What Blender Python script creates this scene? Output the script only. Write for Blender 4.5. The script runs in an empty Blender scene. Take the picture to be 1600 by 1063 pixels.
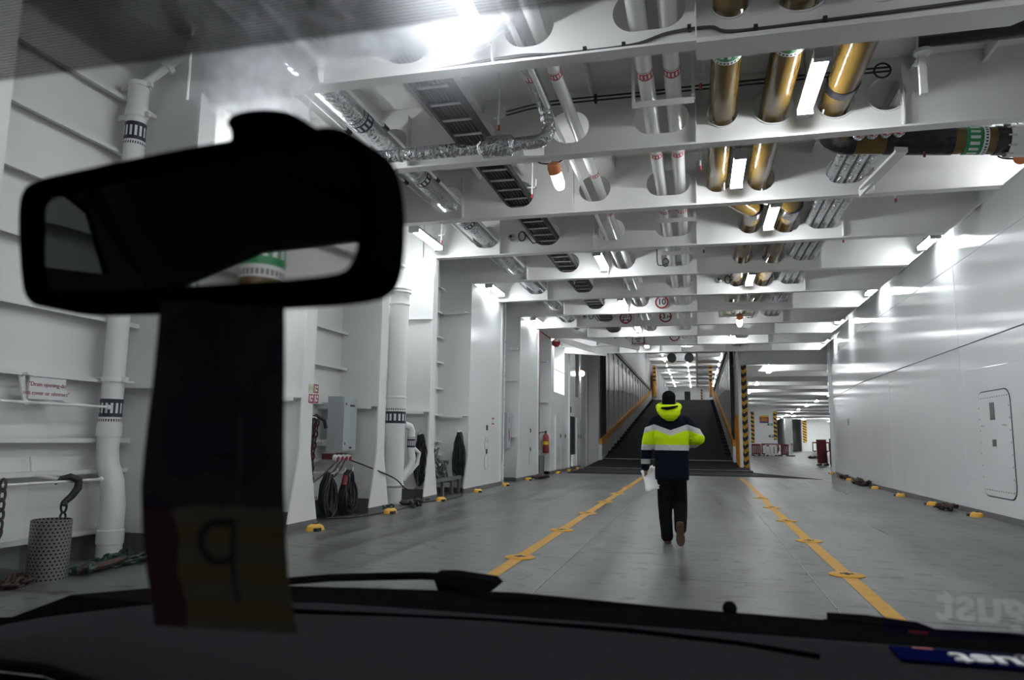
import bpy, bmesh, math, random
from mathutils import Vector, Matrix
from mathutils.geometry import tessellate_polygon
random.seed(7)
PI = math.pi
SC = bpy.context.scene
COL = SC.collection

# ------------------------------------------------------------------ camera, world, exposure
W, H_, FPX = 1600.0, 1063.0, 1137.85
PITCH, YAW, ROLL, CAMZ = 0.1352, 0.2495, 0.0133, 1.25
FW = Vector((-math.sin(YAW)*math.cos(PITCH), math.cos(YAW)*math.cos(PITCH), math.sin(PITCH)))
RT0 = Vector((math.cos(YAW), math.sin(YAW), 0)); UP0 = RT0.cross(FW)
RT = math.cos(ROLL)*RT0 + math.sin(ROLL)*UP0
UP = -math.sin(ROLL)*RT0 + math.cos(ROLL)*UP0
cd = bpy.data.cameras.new('camera'); cam = bpy.data.objects.new('camera', cd); COL.objects.link(cam)
cam.matrix_world = Matrix(((RT.x, UP.x, -FW.x, 0), (RT.y, UP.y, -FW.y, 0), (RT.z, UP.z, -FW.z, CAMZ), (0, 0, 0, 1)))
cd.sensor_width = 36; cd.lens = FPX*36/W; cd.clip_start = 0.02; cd.clip_end = 400
cd.dof.use_dof = True; cd.dof.focus_distance = 9.5; cd.dof.aperture_fstop = 5.0
SC.camera = cam
SC.view_settings.view_transform = 'Standard'; SC.view_settings.look = 'None'
SC.view_settings.exposure = 0.27; SC.view_settings.gamma = 1.0
wd = bpy.data.worlds.new('world'); SC.world = wd; wd.use_nodes = True
wd.node_tree.nodes['Background'].inputs[0].default_value = (0.5, 0.55, 0.6, 1)
wd.node_tree.nodes['Background'].inputs[1].default_value = 0.02
LAMP = 62.0       # strength of the fluorescent tubes
FARLAMP = 40.0

# ------------------------------------------------------------------ materials
def nd(nt, t, **kw):
    n = nt.nodes.new(t)
    for k, v in kw.items():
        if k in n.inputs: n.inputs[k].default_value = v
        else: setattr(n, k, v)
    return n
def mth(nt, op, a, b=None, c=None):
    n = nt.nodes.new('ShaderNodeMath'); n.operation = op
    for i, v in enumerate((a, b, c)):
        if v is None: continue
        if isinstance(v, (int, float)): n.inputs[i].default_value = v
        else: nt.links.new(v, n.inputs[i])
    return n.outputs[0]
def mixc(nt, f, a, b):
    n = nt.nodes.new('ShaderNodeMix'); n.data_type = 'RGBA'
    for i, v in ((0, f), (6, a), (7, b)):
        if isinstance(v, (int, float)): n.inputs[i].default_value = v
        elif isinstance(v, (tuple, list)): n.inputs[i].default_value = (*v[:3], 1)
        else: nt.links.new(v, n.inputs[i])
    return n.outputs[2]
def pm(name, col, rough=0.5, metal=0.0, bump=0.0, bscale=20.0, var=0.06, vscale=3.0, stretch=(1, 1, 1), spec=0.5, coat=0.0, emit=0.0):
    m = bpy.data.materials.new(name); m.use_nodes = True; nt = m.node_tree
    b = nt.nodes['Principled BSDF']
    b.inputs['Roughness'].default_value = rough; b.inputs['Metallic'].default_value = metal
    b.inputs['Specular IOR Level'].default_value = spec; b.inputs['Coat Weight'].default_value = coat
    tc = nd(nt, 'ShaderNodeTexCoord'); mp = nd(nt, 'ShaderNodeMapping'); mp.inputs['Scale'].default_value = stretch
    nt.links.new(tc.outputs['Object'], mp.inputs[0])
    no = nd(nt, 'ShaderNodeTexNoise'); no.inputs['Scale'].default_value = vscale; no.inputs['Detail'].default_value = 4
    nt.links.new(mp.outputs[0], no.inputs['Vector'])
    f = mth(nt, 'MULTIPLY_ADD', no.outputs[0], 2*var, 1-var)
    mx = nd(nt, 'ShaderNodeMix'); mx.data_type = 'RGBA'; mx.blend_type = 'MULTIPLY'; mx.inputs[0].default_value = 1
    mx.inputs[6].default_value = (*col, 1)
    cmb = nd(nt, 'ShaderNodeCombineColor')
    for i in range(3): nt.links.new(f, cmb.inputs[i])
    nt.links.new(cmb.outputs[0], mx.inputs[7]); nt.links.new(mx.outputs[2], b.inputs['Base Color'])
    if bump:
        n2 = nd(nt, 'ShaderNodeTexNoise'); n2.inputs['Scale'].default_value = bscale; n2.inputs['Detail'].default_value = 3
        nt.links.new(mp.outputs[0], n2.inputs['Vector'])
        bp = nd(nt, 'ShaderNodeBump'); bp.inputs['Strength'].default_value = bump; bp.inputs['Distance'].default_value = 0.05
        nt.links.new(n2.outputs[0], bp.inputs['Height']); nt.links.new(bp.outputs[0], b.inputs['Normal'])
    if emit:
        b.inputs['Emission Color'].default_value = (*col, 1); b.inputs['Emission Strength'].default_value = emit
    return m
def emis(name, col, s):
    m = bpy.data.materials.new(name); m.use_nodes = True; nt = m.node_tree; nt.nodes.clear()
    e = nd(nt, 'ShaderNodeEmission'); e.inputs[0].default_value = (*col, 1); e.inputs[1].default_value = s
    o = nd(nt, 'ShaderNodeOutputMaterial'); nt.links.new(e.outputs[0], o.inputs[0]); return m
M = {}
M['white'] = pm('white_paint', (.82, .83, .82), .42, bump=.06, bscale=4, var=.05)
M['beam'] = pm('beam_paint', (.82, .82, .805), .45, bump=.04, bscale=5, var=.05)
M['wallr'] = pm('gloss_white_paint', (.77, .79, .80), .17, bump=.035, bscale=1.6, var=.05, vscale=.8, stretch=(1, 1.6, .5))
M['casing'] = pm('casing_paint', (.80, .82, .82), .22, bump=.10, bscale=1.6, var=.06, vscale=1.2)
M['shell'] = pm('shell_paint', (.79, .80, .78), .40, bump=.05, bscale=3, var=.05)
M['zinc'] = pm('grey_casing_steel', (.60, .61, .61), .35, bump=.1, bscale=3, var=.22, vscale=1.5, stretch=(1, 1, .3))
M['plinth'] = pm('grey_plinth_paint', (.13, .14, .14), .4, var=.1)
M['dark'] = pm('anti_slip_deck', (.020, .0195, .022), .75, bump=.5, bscale=90, var=.2, spec=.06)
M['black'] = pm('black_rubber', (.012, .012, .013), .5, var=.2)
M['blackgloss'] = pm('black_sleeve', (.012, .012, .018), .22, bump=.2, bscale=10, var=.2)
M['rust'] = pm('rusty_chain_steel', (.045, .022, .014), .7, var=.4, vscale=20)
M['greenchain'] = pm('green_chain_paint', (.004, .035, .022), .45, var=.3)
M['brown'] = pm('amber_resin_pipe', (.150, .092, .022), .13, bump=.05, bscale=30, var=.30, vscale=6, stretch=(1, .4, 1), spec=.38)
M['foil'] = pm('aluminium_foil_wrap', (.62, .63, .65), .24, 1.0, bump=.9, bscale=14, var=.06)
M['steel'] = pm('stainless_steel', (.45, .45, .46), .35, .9, var=.12)
M['wpipe'] = pm('white_pipe_paint', (.77, .78, .77), .30, var=.04)
M['green'] = pm('green_band', (.008, .24, .075), .35, var=.08)
M['red'] = pm('red_band', (.42, .02, .028), .4, var=.08)
M['navy'] = pm('navy_band', (.018, .02, .045), .4, var=.1)
M['mark'] = pm('white_mark', (.75, .76, .76), .45, var=.02)
M['yellow'] = pm('yellow_paint', (.62, .33, .02), .5, var=.18, vscale=12)
M['lane'] = pm('yellow_lane_paint', (.47, .245, .018), .5, var=.25, vscale=8, spec=.12)
M['orange'] = pm('orange_rail_paint', (.70, .30, .015), .45, var=.1)
M['orangecap'] = pm('orange_lamp_cap', (.72, .24, .08), .5)
M['lampgrey'] = pm('lamp_housing_grey', (.35, .36, .37), .5)
M['cab'] = pm('light_grey_cabinet', (.42, .46, .47), .4, var=.05)
M['cabside'] = M['cab']
M['redp'] = pm('red_plastic', (.30, .03, .03), .45, var=.1)
M['maroon'] = pm('dark_red_barrier', (.13, .018, .018), .5, var=.2)
M['rope'] = pm('grey_green_rope', (.15, .18, .165), .8, bump=.5, bscale=40, var=.3, vscale=15)
M['paper'] = pm('white_paper', (.90, .90, .90), .8, var=.02)
M['skin'] = pm('skin', (.30, .16, .11), .5, var=.08)
M['hair'] = pm('black_knit', (.006, .006, .006), .9, spec=.05, bump=.4, bscale=80)
M['trouser'] = pm('black_trousers', (.006, .006, .0065), .85, bump=.3, bscale=14, var=.2, spec=.06)
M['boot'] = pm('black_boot', (.012, .011, .010), .45)
M['sole'] = pm('brown_sole', (.10, .052, .03), .7, var=.2, vscale=30)
M['lime'] = pm('lime_fabric', (.60, .84, .008), .75, spec=.1, bump=.25, bscale=20, var=.06, emit=0)
M['dash'] = pm('dash_plastic', (.025, .0245, .028), .7, bump=.15, bscale=400, var=.05, spec=.0)
M['dashdark'] = pm('dash_dark_plastic', (.006, .006, .006), .7, spec=0)
M['trim'] = pm('black_trim', (.0025, .0025, .0027), .7, spec=0)
M['roofcloth'] = pm('headliner', (.02, .02, .02), .9, spec=0)
M['bluepr'] = pm('blue_print', (.0025, .005, .042), .6, spec=0)
M['ink'] = pm('black_ink', (.01, .01, .012), .6)
M['signyel'] = pm('sign_yellow', (.75, .55, .03), .5)
M['signmar'] = pm('sign_maroon', (.30, .03, .07), .5)
M['signblue'] = pm('sign_blue', (.05, .05, .22), .5)
M['signpale'] = pm('pale_photoluminescent', (.62, .66, .48), .6)
M['signred'] = pm('sign_red', (.32, .02, .025), .5)
M['hole'] = pm('dark_recess', (.02, .02, .02), .7)
M['cable'] = pm('grey_cable', (.06, .06, .065), .5)
M['tube'] = emis('fluorescent_tube', (.93, .97, 1.0), LAMP)
M['fartube'] = emis('far_tube', (.93, .97, 1.0), FARLAMP*1.9); M['uptube'] = emis('upper_tube', (.93, .97, 1.0), FARLAMP*.75)
M['spot'] = emis('bulkhead_tube', (.95, .97, 1.0), 30.0)
mm = bpy.data.materials.new('mirror_silver'); mm.use_nodes = True; bb = mm.node_tree.nodes['Principled BSDF']
bb.inputs['Base Color'].default_value = (.8, .78, .78, 1); bb.inputs['Metallic'].default_value = 1; bb.inputs['Roughness'].default_value = .03
M['mirror'] = mm

def floor_mat():
    m = pm('grey_deck_paint', (.118, .128, .125), .30, bump=.05, bscale=30, var=.10, vscale=1.2, spec=.12); nt = m.node_tree
    b = nt.nodes['Principled BSDF']; tc = nd(nt, 'ShaderNodeTexCoord'); src = b.inputs['Base Color'].links[0].from_socket; first = None
    # (scale, stretch, rotation, ramp low, ramp high, dark colour): wheel tracks, dirt clouds, scuffs, skid scratches
    for sc, st, ro, lo, hi, col in ((1.0, (3.0, .10, 1), .02, .38, .60, (.56, .56, .53)), (.55, (1, .6, 1), .3, .36, .58, (.62, .61, .58)), (2.6, (1.2, 2.2, 1), .2, .37, .43, (.42, .40, .37)), (2.0, (.35, 5.0, 1), -.35, .36, .385, (.42, .40, .36)), (9, (1, .5, 1), .5, .34, .40, (.62, .60, .57))):
        mp = nd(nt, 'ShaderNodeMapping'); mp.inputs['Scale'].default_value = st; mp.inputs['Rotation'].default_value = (0, 0, ro); nt.links.new(tc.outputs['Object'], mp.inputs[0])
        n = nd(nt, 'ShaderNodeTexNoise'); n.inputs['Scale'].default_value = sc; n.inputs['Detail'].default_value = 7; n.inputs['Roughness'].default_value = .62; nt.links.new(mp.outputs[0], n.inputs['Vector'])
        r = nd(nt, 'ShaderNodeValToRGB'); r.color_ramp.elements[0].position = lo; r.color_ramp.elements[0].color = (*col, 1); r.color_ramp.elements[1].position = hi; r.color_ramp.elements[1].color = (1.05, 1.05, 1.05, 1)
        nt.links.new(n.outputs[0], r.inputs[0])
        x = nd(nt, 'ShaderNodeMix'); x.data_type = 'RGBA'; x.blend_type = 'MULTIPLY'; x.inputs[0].default_value = 1
        nt.links.new(src, x.inputs[6]); nt.links.new(r.outputs[0], x.inputs[7]); src = x.outputs[2]; first = first or n
    nt.links.new(src, b.inputs['Base Color']); nt.links.new(mth(nt, 'MULTIPLY_ADD', first.outputs[0], .4, .14), b.inputs['Roughness'])
    return m
M['floor'] = floor_mat()
for _n in ('wallr',):
    _b = M[_n].node_tree.nodes['Principled BSDF']; _b.inputs['Anisotropic'].default_value = .92; _b.inputs['Roughness'].default_value = .15
    _t = nd(M[_n].node_tree, 'ShaderNodeTangent'); _t.direction_type = 'RADIAL'; _t.axis = 'Z'; M[_n].node_tree.links.new(_t.outputs[0], _b.inputs['Tangent'])

def stripe_mat(name, chevron, per, c1=(.72, .36, .02), c2=(.008, .008, .008), slope=1.0):
    m = bpy.data.materials.new(name); m.use_nodes = True; nt = m.node_tree; b = nt.nodes['Principled BSDF']
    tc = nd(nt, 'ShaderNodeTexCoord'); sp = nd(nt, 'ShaderNodeSeparateXYZ'); nt.links.new(tc.outputs['Object'], sp.inputs[0])
    x = mth(nt, 'ABSOLUTE', sp.outputs[0]) if chevron else sp.outputs[0]
    v = mth(nt, 'MULTIPLY_ADD', x, -slope, sp.outputs[2])
    f = mth(nt, 'FRACT', mth(nt, 'DIVIDE', v, per)); g = mth(nt, 'GREATER_THAN', f, .52)
    nt.links.new(mixc(nt, g, c1, c2), b.inputs['Base Color']); b.inputs['Roughness'].default_value = .45
    return m
M['chev'] = stripe_mat('hazard_chevrons', True, .36, slope=.9)
M['hazard'] = stripe_mat('hazard_stripes', False, .40, slope=-.45)

def jacket_mat():
    m = bpy.data.materials.new('navy_parka_with_bands'); m.use_nodes = True; nt = m.node_tree; b = nt.nodes['Principled BSDF']
    b.inputs['Roughness'].default_value = .8; b.inputs['Specular IOR Level'].default_value = .08
    tc = nd(nt, 'ShaderNodeTexCoord'); sp = nd(nt, 'ShaderNodeSeparateXYZ'); nt.links.new(tc.outputs['Object'], sp.inputs[0])
    x, y, z = sp.outputs
    ax = mth(nt, 'ABSOLUTE', mth(nt, 'SUBTRACT', x, .02))
    top = mth(nt, 'MULTIPLY_ADD', mth(nt, 'MINIMUM', ax, .20), .36, 1.345)          # lower edge of the upper white band
    top = mth(nt, 'SUBTRACT', top, mth(nt, 'MULTIPLY', mth(nt, 'MAXIMUM', mth(nt, 'SUBTRACT', ax, .20), 0), .35))
    def band(lo, hi):
        a = mth(nt, 'GREATER_THAN', mth(nt, 'SUBTRACT', z, lo), 0); c = mth(nt, 'LESS_THAN', mth(nt, 'SUBTRACT', z, hi), 0)
        return mth(nt, 'MULTIPLY', a, c)
    w1 = band(mth(nt, 'ADD', top, -.03), mth(nt, 'ADD', top, .038)); yl = band(1.20, top); w2 = band(1.138, 1.205)
    cuff = mth(nt, 'MULTIPLY', band(.965, 1.025), mth(nt, 'LESS_THAN', x, -.235))
    wh = mth(nt, 'MINIMUM', mth(nt, 'ADD', mth(nt, 'ADD', w1, w2), cuff), 1)
    no = nd(nt, 'ShaderNodeTexNoise'); no.inputs['Scale'].default_value = 9; nt.links.new(tc.outputs['Object'], no.inputs['Vector'])
    c = mixc(nt, yl, (.0035, .0075, .015), (.64, .90, .008)); c = mixc(nt, wh, c, (.60, .60, .59)); nt.links.new(c, b.inputs['Base Color'])
    bp = nd(nt, 'ShaderNodeBump'); bp.inputs['Strength'].default_value = .5; bp.inputs['Distance'].default_value = .03
    nt.links.new(no.outputs[0], bp.inputs['Height']); nt.links.new(bp.outputs[0], b.inputs['Normal'])
    return m
M['jacket'] = jacket_mat()

def perf_mat():
    m = bpy.data.materials.new('perforated_steel'); m.use_nodes = True; nt = m.node_tree; b = nt.nodes['Principled BSDF']
    b.inputs['Metallic'].default_value = .7; b.inputs['Roughness'].default_value = .4
    tc = nd(nt, 'ShaderNodeTexCoord'); sp = nd(nt, 'ShaderNodeSeparateXYZ'); nt.links.new(tc.outputs['Object'], sp.inputs[0])
    a = mth(nt, 'MULTIPLY', mth(nt, 'ARCTAN2', sp.outputs[1], sp.outputs[0]), .16/.036)
    r = mth(nt, 'DIVIDE', sp.outputs[2], .03); row = mth(nt, 'FLOOR', r)
    a2 = mth(nt, 'ADD', a, mth(nt, 'MULTIPLY', mth(nt, 'MODULO', row, 2), .5))
    u = mth(nt, 'SUBTRACT', mth(nt, 'FRACT', a2), .5); v = mth(nt, 'SUBTRACT', mth(nt, 'FRACT', r), .5)
    d = mth(nt, 'ADD', mth(nt, 'MULTIPLY', u, u), mth(nt, 'MULTIPLY', v, v)); h = mth(nt, 'LESS_THAN', d, .062)
    nt.links.new(mixc(nt, h, (.28, .28, .28), (.01, .01, .01)), b.inputs['Base Color'])
    return m
M['perf'] = perf_mat()

def glass_mat():
    """windscreen: clear, faintly reflecting; dotted tint band along the top; greasy film that scatters light, shaped into a glow around the lamps"""
    m = bpy.data.materials.new('windscreen_glass'); m.use_nodes = True; nt = m.node_tree; nt.nodes.clear()
    tc = nd(nt, 'ShaderNodeTexCoord'); sp = nd(nt, 'ShaderNodeSeparateXYZ'); nt.links.new(tc.outputs['Object'], sp.inputs[0])
    x, y, z = sp.outputs
    tr = nd(nt, 'ShaderNodeBsdfTransparent'); tr.inputs[0].default_value = (.97, .97, .97, 1)
    gl = nd(nt, 'ShaderNodeBsdfGlossy'); gl.inputs['Roughness'].default_value = .0
    fr = nd(nt, 'ShaderNodeFresnel'); fr.inputs[0].default_value = 1.5
    geo = nd(nt, 'ShaderNodeNewGeometry')
    fr2 = mth(nt, 'MULTIPLY', fr.outputs[0], mth(nt, 'SUBTRACT', 1, geo.outputs['Backfacing']))
    base = nd(nt, 'ShaderNodeMixShader'); nt.links.new(mth(nt, 'MULTIPLY', fr2, 1.7), base.inputs[0])
    nt.links.new(tr.outputs[0], base.inputs[1]); nt.links.new(gl.outputs[0], base.inputs[2])
    # film of grime, thickened around the lamps to shape their glow
    lob = []
    for ior, ro in ((1.15, .72), (.88, .72)):
        q = nd(nt, 'ShaderNodeBsdfRefraction'); q.inputs['Roughness'].default_value = ro; q.inputs['IOR'].default_value = ior; q.inputs[0].default_value = (.93, .95, 1, 1); lob.append(q)
    m1 = nd(nt, 'ShaderNodeMixShader'); m1.inputs[0].default_value = .5; nt.links.new(lob[0].outputs[0], m1.inputs[1]); nt.links.new(lob[1].outputs[0], m1.inputs[2])
    tl = nd(nt, 'ShaderNodeBsdfTranslucent'); tl.inputs[0].default_value = (.85, .88, .95, 1)
    hz = nd(nt, 'ShaderNodeMixShader'); hz.inputs[0].default_value = .40; nt.links.new(m1.outputs[0], hz.inputs[1]); nt.links.new(tl.outputs[0], hz.inputs[2])
    no = nd(nt, 'ShaderNodeTexNoise'); no.inputs['Scale'].default_value = 20; no.inputs['Detail'].default_value = 5; no.inputs['Roughness'].default_value = .6
    nt.links.new(tc.outputs['Object'], no.inputs['Vector'])
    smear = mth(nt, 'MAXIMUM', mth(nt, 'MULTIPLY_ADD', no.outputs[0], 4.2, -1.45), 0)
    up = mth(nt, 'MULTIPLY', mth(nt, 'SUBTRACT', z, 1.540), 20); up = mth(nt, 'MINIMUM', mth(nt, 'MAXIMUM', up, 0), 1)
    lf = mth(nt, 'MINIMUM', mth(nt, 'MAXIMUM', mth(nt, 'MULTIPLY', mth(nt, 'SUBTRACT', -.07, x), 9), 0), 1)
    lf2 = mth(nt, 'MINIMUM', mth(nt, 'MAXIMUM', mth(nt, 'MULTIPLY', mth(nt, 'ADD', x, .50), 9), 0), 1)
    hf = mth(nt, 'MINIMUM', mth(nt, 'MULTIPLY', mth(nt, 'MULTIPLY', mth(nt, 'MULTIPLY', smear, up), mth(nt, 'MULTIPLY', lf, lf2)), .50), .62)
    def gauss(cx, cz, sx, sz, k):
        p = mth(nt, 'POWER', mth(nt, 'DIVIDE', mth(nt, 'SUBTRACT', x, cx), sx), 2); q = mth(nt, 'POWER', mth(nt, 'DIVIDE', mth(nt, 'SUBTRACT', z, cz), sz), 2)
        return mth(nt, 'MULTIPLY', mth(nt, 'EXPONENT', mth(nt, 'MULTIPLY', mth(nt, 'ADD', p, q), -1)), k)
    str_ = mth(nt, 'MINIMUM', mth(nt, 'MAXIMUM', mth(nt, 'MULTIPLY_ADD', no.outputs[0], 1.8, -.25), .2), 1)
    hf = mth(nt, 'MAXIMUM', hf, gauss(-.19, 1.605, .065, .042, .94)); hf = mth(nt, 'MAXIMUM', hf, mth(nt, 'MULTIPLY', gauss(-.37, 1.56, .055, .03, .95), str_))  # haze spots shaped as the glare around the two nearest left lamps
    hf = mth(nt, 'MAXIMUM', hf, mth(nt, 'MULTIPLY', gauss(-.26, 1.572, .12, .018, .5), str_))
    s2 = nd(nt, 'ShaderNodeMixShader'); nt.links.new(hf, s2.inputs[0]); nt.links.new(base.outputs[0], s2.inputs[1]); nt.links.new(hz.outputs[0], s2.inputs[2])
    # dotted black band
    bk = nd(nt, 'ShaderNodeBsdfDiffuse'); bk.inputs[0].default_value = (.01, .01, .01, 1)
    u = mth(nt, 'SUBTRACT', mth(nt, 'FRACT', mth(nt, 'MULTIPLY', x, 420)), .5)
    v = mth(nt, 'SUBTRACT', mth(nt, 'FRACT', mth(nt, 'MULTIPLY', z, 594)), .5)
    d = mth(nt, 'ADD', mth(nt, 'MULTIPLY', u, u), mth(nt, 'MULTIPLY', v, v))
    dot = mth(nt, 'GREATER_THAN', d, .085)
    e = mth(nt, 'MINIMUM', mth(nt, 'MAXIMUM', mth(nt, 'MULTIPLY', mth(nt, 'SUBTRACT', z, 1.5765), 500), 0), 1)
    bf = mth(nt, 'MULTIPLY', mth(nt, 'MULTIPLY', dot, e), .97)
    s3 = nd(nt, 'ShaderNodeMixShader'); nt.links.new(bf, s3.inputs[0]); nt.links.new(s2.outputs[0], s3.inputs[1]); nt.links.new(bk.outputs[0], s3.inputs[2])
    o = nd(nt, 'ShaderNodeOutputMaterial'); nt.links.new(s3.outputs[0], o.inputs[0])
    return m
M['glass'] = glass_mat()
_m = bpy.data.materials.new('tinted_glass'); _m.use_nodes = True; _m.node_tree.nodes.clear(); _t = nd(_m.node_tree, 'ShaderNodeBsdfTransparent'); _t.inputs[0].default_value = (.30, .32, .31, 1)
_o = nd(_m.node_tree, 'ShaderNodeOutputMaterial'); _m.node_tree.links.new(_t.outputs[0], _o.inputs[0]); M['tint'] = _m

def tag_mat():
    m = bpy.data.materials.new('printed_hang_tag'); m.use_nodes = True; nt = m.node_tree; nt.nodes.clear()
    tc = nd(nt, 'ShaderNodeTexCoord'); sp = nd(nt, 'ShaderNodeSeparateXYZ'); nt.links.new(tc.outputs['Object'], sp.inputs[0])
    x, y, z = sp.outputs
    no = nd(nt, 'ShaderNodeTexNoise'); no.inputs['Scale'].default_value = 22; nt.links.new(tc.outputs['Object'], no.inputs['Vector'])
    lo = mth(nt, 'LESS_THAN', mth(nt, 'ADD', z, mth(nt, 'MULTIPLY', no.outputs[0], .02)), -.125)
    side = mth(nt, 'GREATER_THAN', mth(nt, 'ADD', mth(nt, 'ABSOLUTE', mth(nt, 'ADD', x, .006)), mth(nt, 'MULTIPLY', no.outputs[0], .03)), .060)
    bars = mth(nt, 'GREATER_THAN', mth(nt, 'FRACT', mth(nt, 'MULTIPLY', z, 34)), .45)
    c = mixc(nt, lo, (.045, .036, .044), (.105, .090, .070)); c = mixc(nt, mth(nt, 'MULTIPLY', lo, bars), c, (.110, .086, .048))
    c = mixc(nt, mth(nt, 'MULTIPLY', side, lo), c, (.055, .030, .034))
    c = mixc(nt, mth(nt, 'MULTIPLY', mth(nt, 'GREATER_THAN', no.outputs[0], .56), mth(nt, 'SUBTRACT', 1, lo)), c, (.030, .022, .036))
    d = nd(nt, 'ShaderNodeBsdfDiffuse'); t = nd(nt, 'ShaderNodeBsdfTranslucent'); nt.links.new(c, d.inputs[0]); nt.links.new(c, t.inputs[0])
    mx = nd(nt, 'ShaderNodeMixShader'); mx.inputs[0].default_value = .06; nt.links.new(d.outputs[0], mx.inputs[1]); nt.links.new(t.outputs[0], mx.inputs[2])
    o = nd(nt, 'ShaderNodeOutputMaterial'); nt.links.new(mx.outputs[0], o.inputs[0]); return m
M['tag'] = tag_mat()

# ------------------------------------------------------------------ mesh helpers
def frame_of(d):
    d = d.normalized(); a = Vector((0, 0, 1)) if abs(d.z) < .95 else Vector((0, 1, 0))
    u = a.cross(d).normalized(); return u, d.cross(u)
class MB:
    def __init__(s): s.v, s.f, s.m = [], [], []
    def add(s, vs, fs, mi=0):
        o = len(s.v); s.v += [Vector(p) for p in vs]
        for f in fs: s.f.append([o+i for i in f]); s.m.append(mi)
        return s
    def box(s, x0, x1, y0, y1, z0, z1, mi=0, rot=None, c=None):
        vs = [Vector((x, y, z)) for z in (z0, z1) for y in (y0, y1) for x in (x0, x1)]
        if rot is not None:
            c = Vector(c) if c is not None else Vector(((x0+x1)/2, (y0+y1)/2, (z0+z1)/2)); vs = [c + rot @ (p-c) for p in vs]
        return s.add(vs, [(0, 2, 3, 1), (4, 5, 7, 6), (0, 1, 5, 4), (2, 6, 7, 3), (0, 4, 6, 2), (1, 3, 7, 5)], mi)
    def bar(s, p0, p1, w, h, mi=0):
        p0, p1 = Vector(p0), Vector(p1); u, v = frame_of(p1-p0); u = u*w/2; v = v*h/2
        vs = [p + a*u + b*v for p in (p0, p1) for a, b in ((-1, -1), (1, -1), (1, 1), (-1, 1))]
        return s.add(vs, [(3, 2, 1, 0), (4, 5, 6, 7), (0, 1, 5, 4), (1, 2, 6, 5), (2, 3, 7, 6), (3, 0, 4, 7)], mi)
    def tube(s, pts, r, n=12, mi=0, caps=True, closed=False):
        P = [Vector(p) for p in pts]; N = len(P); R = r if isinstance(r, (list, tuple)) else [r]*N
        o = len(s.v); u = None
        for i, p in enumerate(P):
            if closed: t = P[(i+1) % N]-P[i-1]
            else: t = P[min(i+1, N-1)]-P[max(i-1, 0)]
            t = t.normalized()
            if u is None: u, _ = frame_of(t)
            u = (u - t*u.dot(t)).normalized(); w = t.cross(u)
            for k in range(n):
                a = 2*PI*k/n; s.v.append(p + (u*math.cos(a)+w*math.sin(a))*R[i])
        for i in range(N if closed else N-1):
            j = (i+1) % N
            for k in range(n):
                s.f.append([o+i*n+k, o+i*n+(k+1) % n, o+j*n+(k+1) % n, o+j*n+k]); s.m.append(mi)
        if caps and not closed:
            s.f.append([o+k for k in reversed(range(n))]); s.m.append(mi)
            s.f.append([o+(N-1)*n+k for k in range(n)]); s.m.append(mi)
        return s
    def cyl(s, p0, p1, r, n=16, mi=0, r1=None): return s.tube([p0, p1], [r, r if r1 is None else r1], n, mi)
    def lathe(s, prof, c, n=20, mi=0, axis=None):
        c = Vector(c); ax = Vector(axis) if axis else Vector((0, 0, 1)); u, w = frame_of(ax); ax = ax.normalized(); o = len(s.v)
        for r, h in prof:
            for k in range(n):
                a = 2*PI*k/n; s.v.append(c + ax*h + (u*math.cos(a)+w*math.sin(a))*max(r, 1e-4))
        for i in range(len(prof)-1):
            for k in range(n): s.f.append([o+i*n+k, o+i*n+(k+1) % n, o+(i+1)*n+(k+1) % n, o+(i+1)*n+k]); s.m.append(mi)
        s.f.append([o+k for k in reversed(range(n))]); s.m.append(mi); s.f.append([o+(len(prof)-1)*n+k for k in range(n)]); s.m.append(mi)
        return s
    def ell(s, c, r, n=16, mi=0):
        c = Vector(c); m = n//2; o = len(s.v)
        for i in range(m+1):
            t = PI*i/m
            for k in range(n):
                a = 2*PI*k/n; st = max(math.sin(t), 1e-3)
                s.v.append(c + Vector((r[0]*st*math.cos(a), r[1]*st*math.sin(a), r[2]*math.cos(t))))
        for i in range(m):
            for k in range(n): s.f.append([o+i*n+k, o+(i+1)*n+k, o+(i+1)*n+(k+1) % n, o+i*n+(k+1) % n]); s.m.append(mi)
        return s
    def prism(s, poly, holes, fn0, fn1, mi=0):
        """poly and holes are 2-D loops; fn0/fn1 lift (a, b) to the two faces"""
        loops = [poly]+list(holes); flat = [p for l in loops for p in l]
        tris = tessellate_polygon([[Vector((p[0], p[1], 0)) for p in l] for l in loops])
        n = len(flat); o = len(s.v)
        s.v += [Vector(fn0(*p)) for p in flat] + [Vector(fn1(*p)) for p in flat]
        for t in tris: s.f.append([o+i for i in t]); s.m.append(mi); s.f.append([o+n+i for i in reversed(t)]); s.m.append(mi)
        b = 0
        for l in loops:
            L = len(l)
            for i in range(L): j = (i+1) % L; s.f.append([o+b+i, o+b+j, o+n+b+j, o+n+b+i]); s.m.append(mi)
            b += L
        return s
    def build(s, name, mats, parent=None, smooth=True, local=False, ang=35):
        off = Vector((0, 0, 0))
        if parent is not None and not local:
            q = parent
            while q is not None: off = off + q.location; q = q.parent
        me = bpy.data.meshes.new(name); me.from_pydata([tuple(p-off) for p in s.v], [], s.f)
        if not isinstance(mats, (list, tuple)): mats = [mats]
        for m in mats: me.materials.append(M[m] if isinstance(m, str) else m)
        me.polygons.foreach_set('material_index', s.m); me.update()
        bm = bmesh.new(); bm.from_mesh(me); bmesh.ops.recalc_face_normals(bm, faces=bm.faces[:]); bm.to_mesh(me); bm.free()
        if smooth:
            me.polygons.foreach_set('use_smooth', [True]*len(me.polygons)); me.set_sharp_from_angle(angle=math.radians(ang))
        o = bpy.data.objects.new(name, me); COL.objects.link(o)
        if parent is not None: o.parent = parent
        return o
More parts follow.
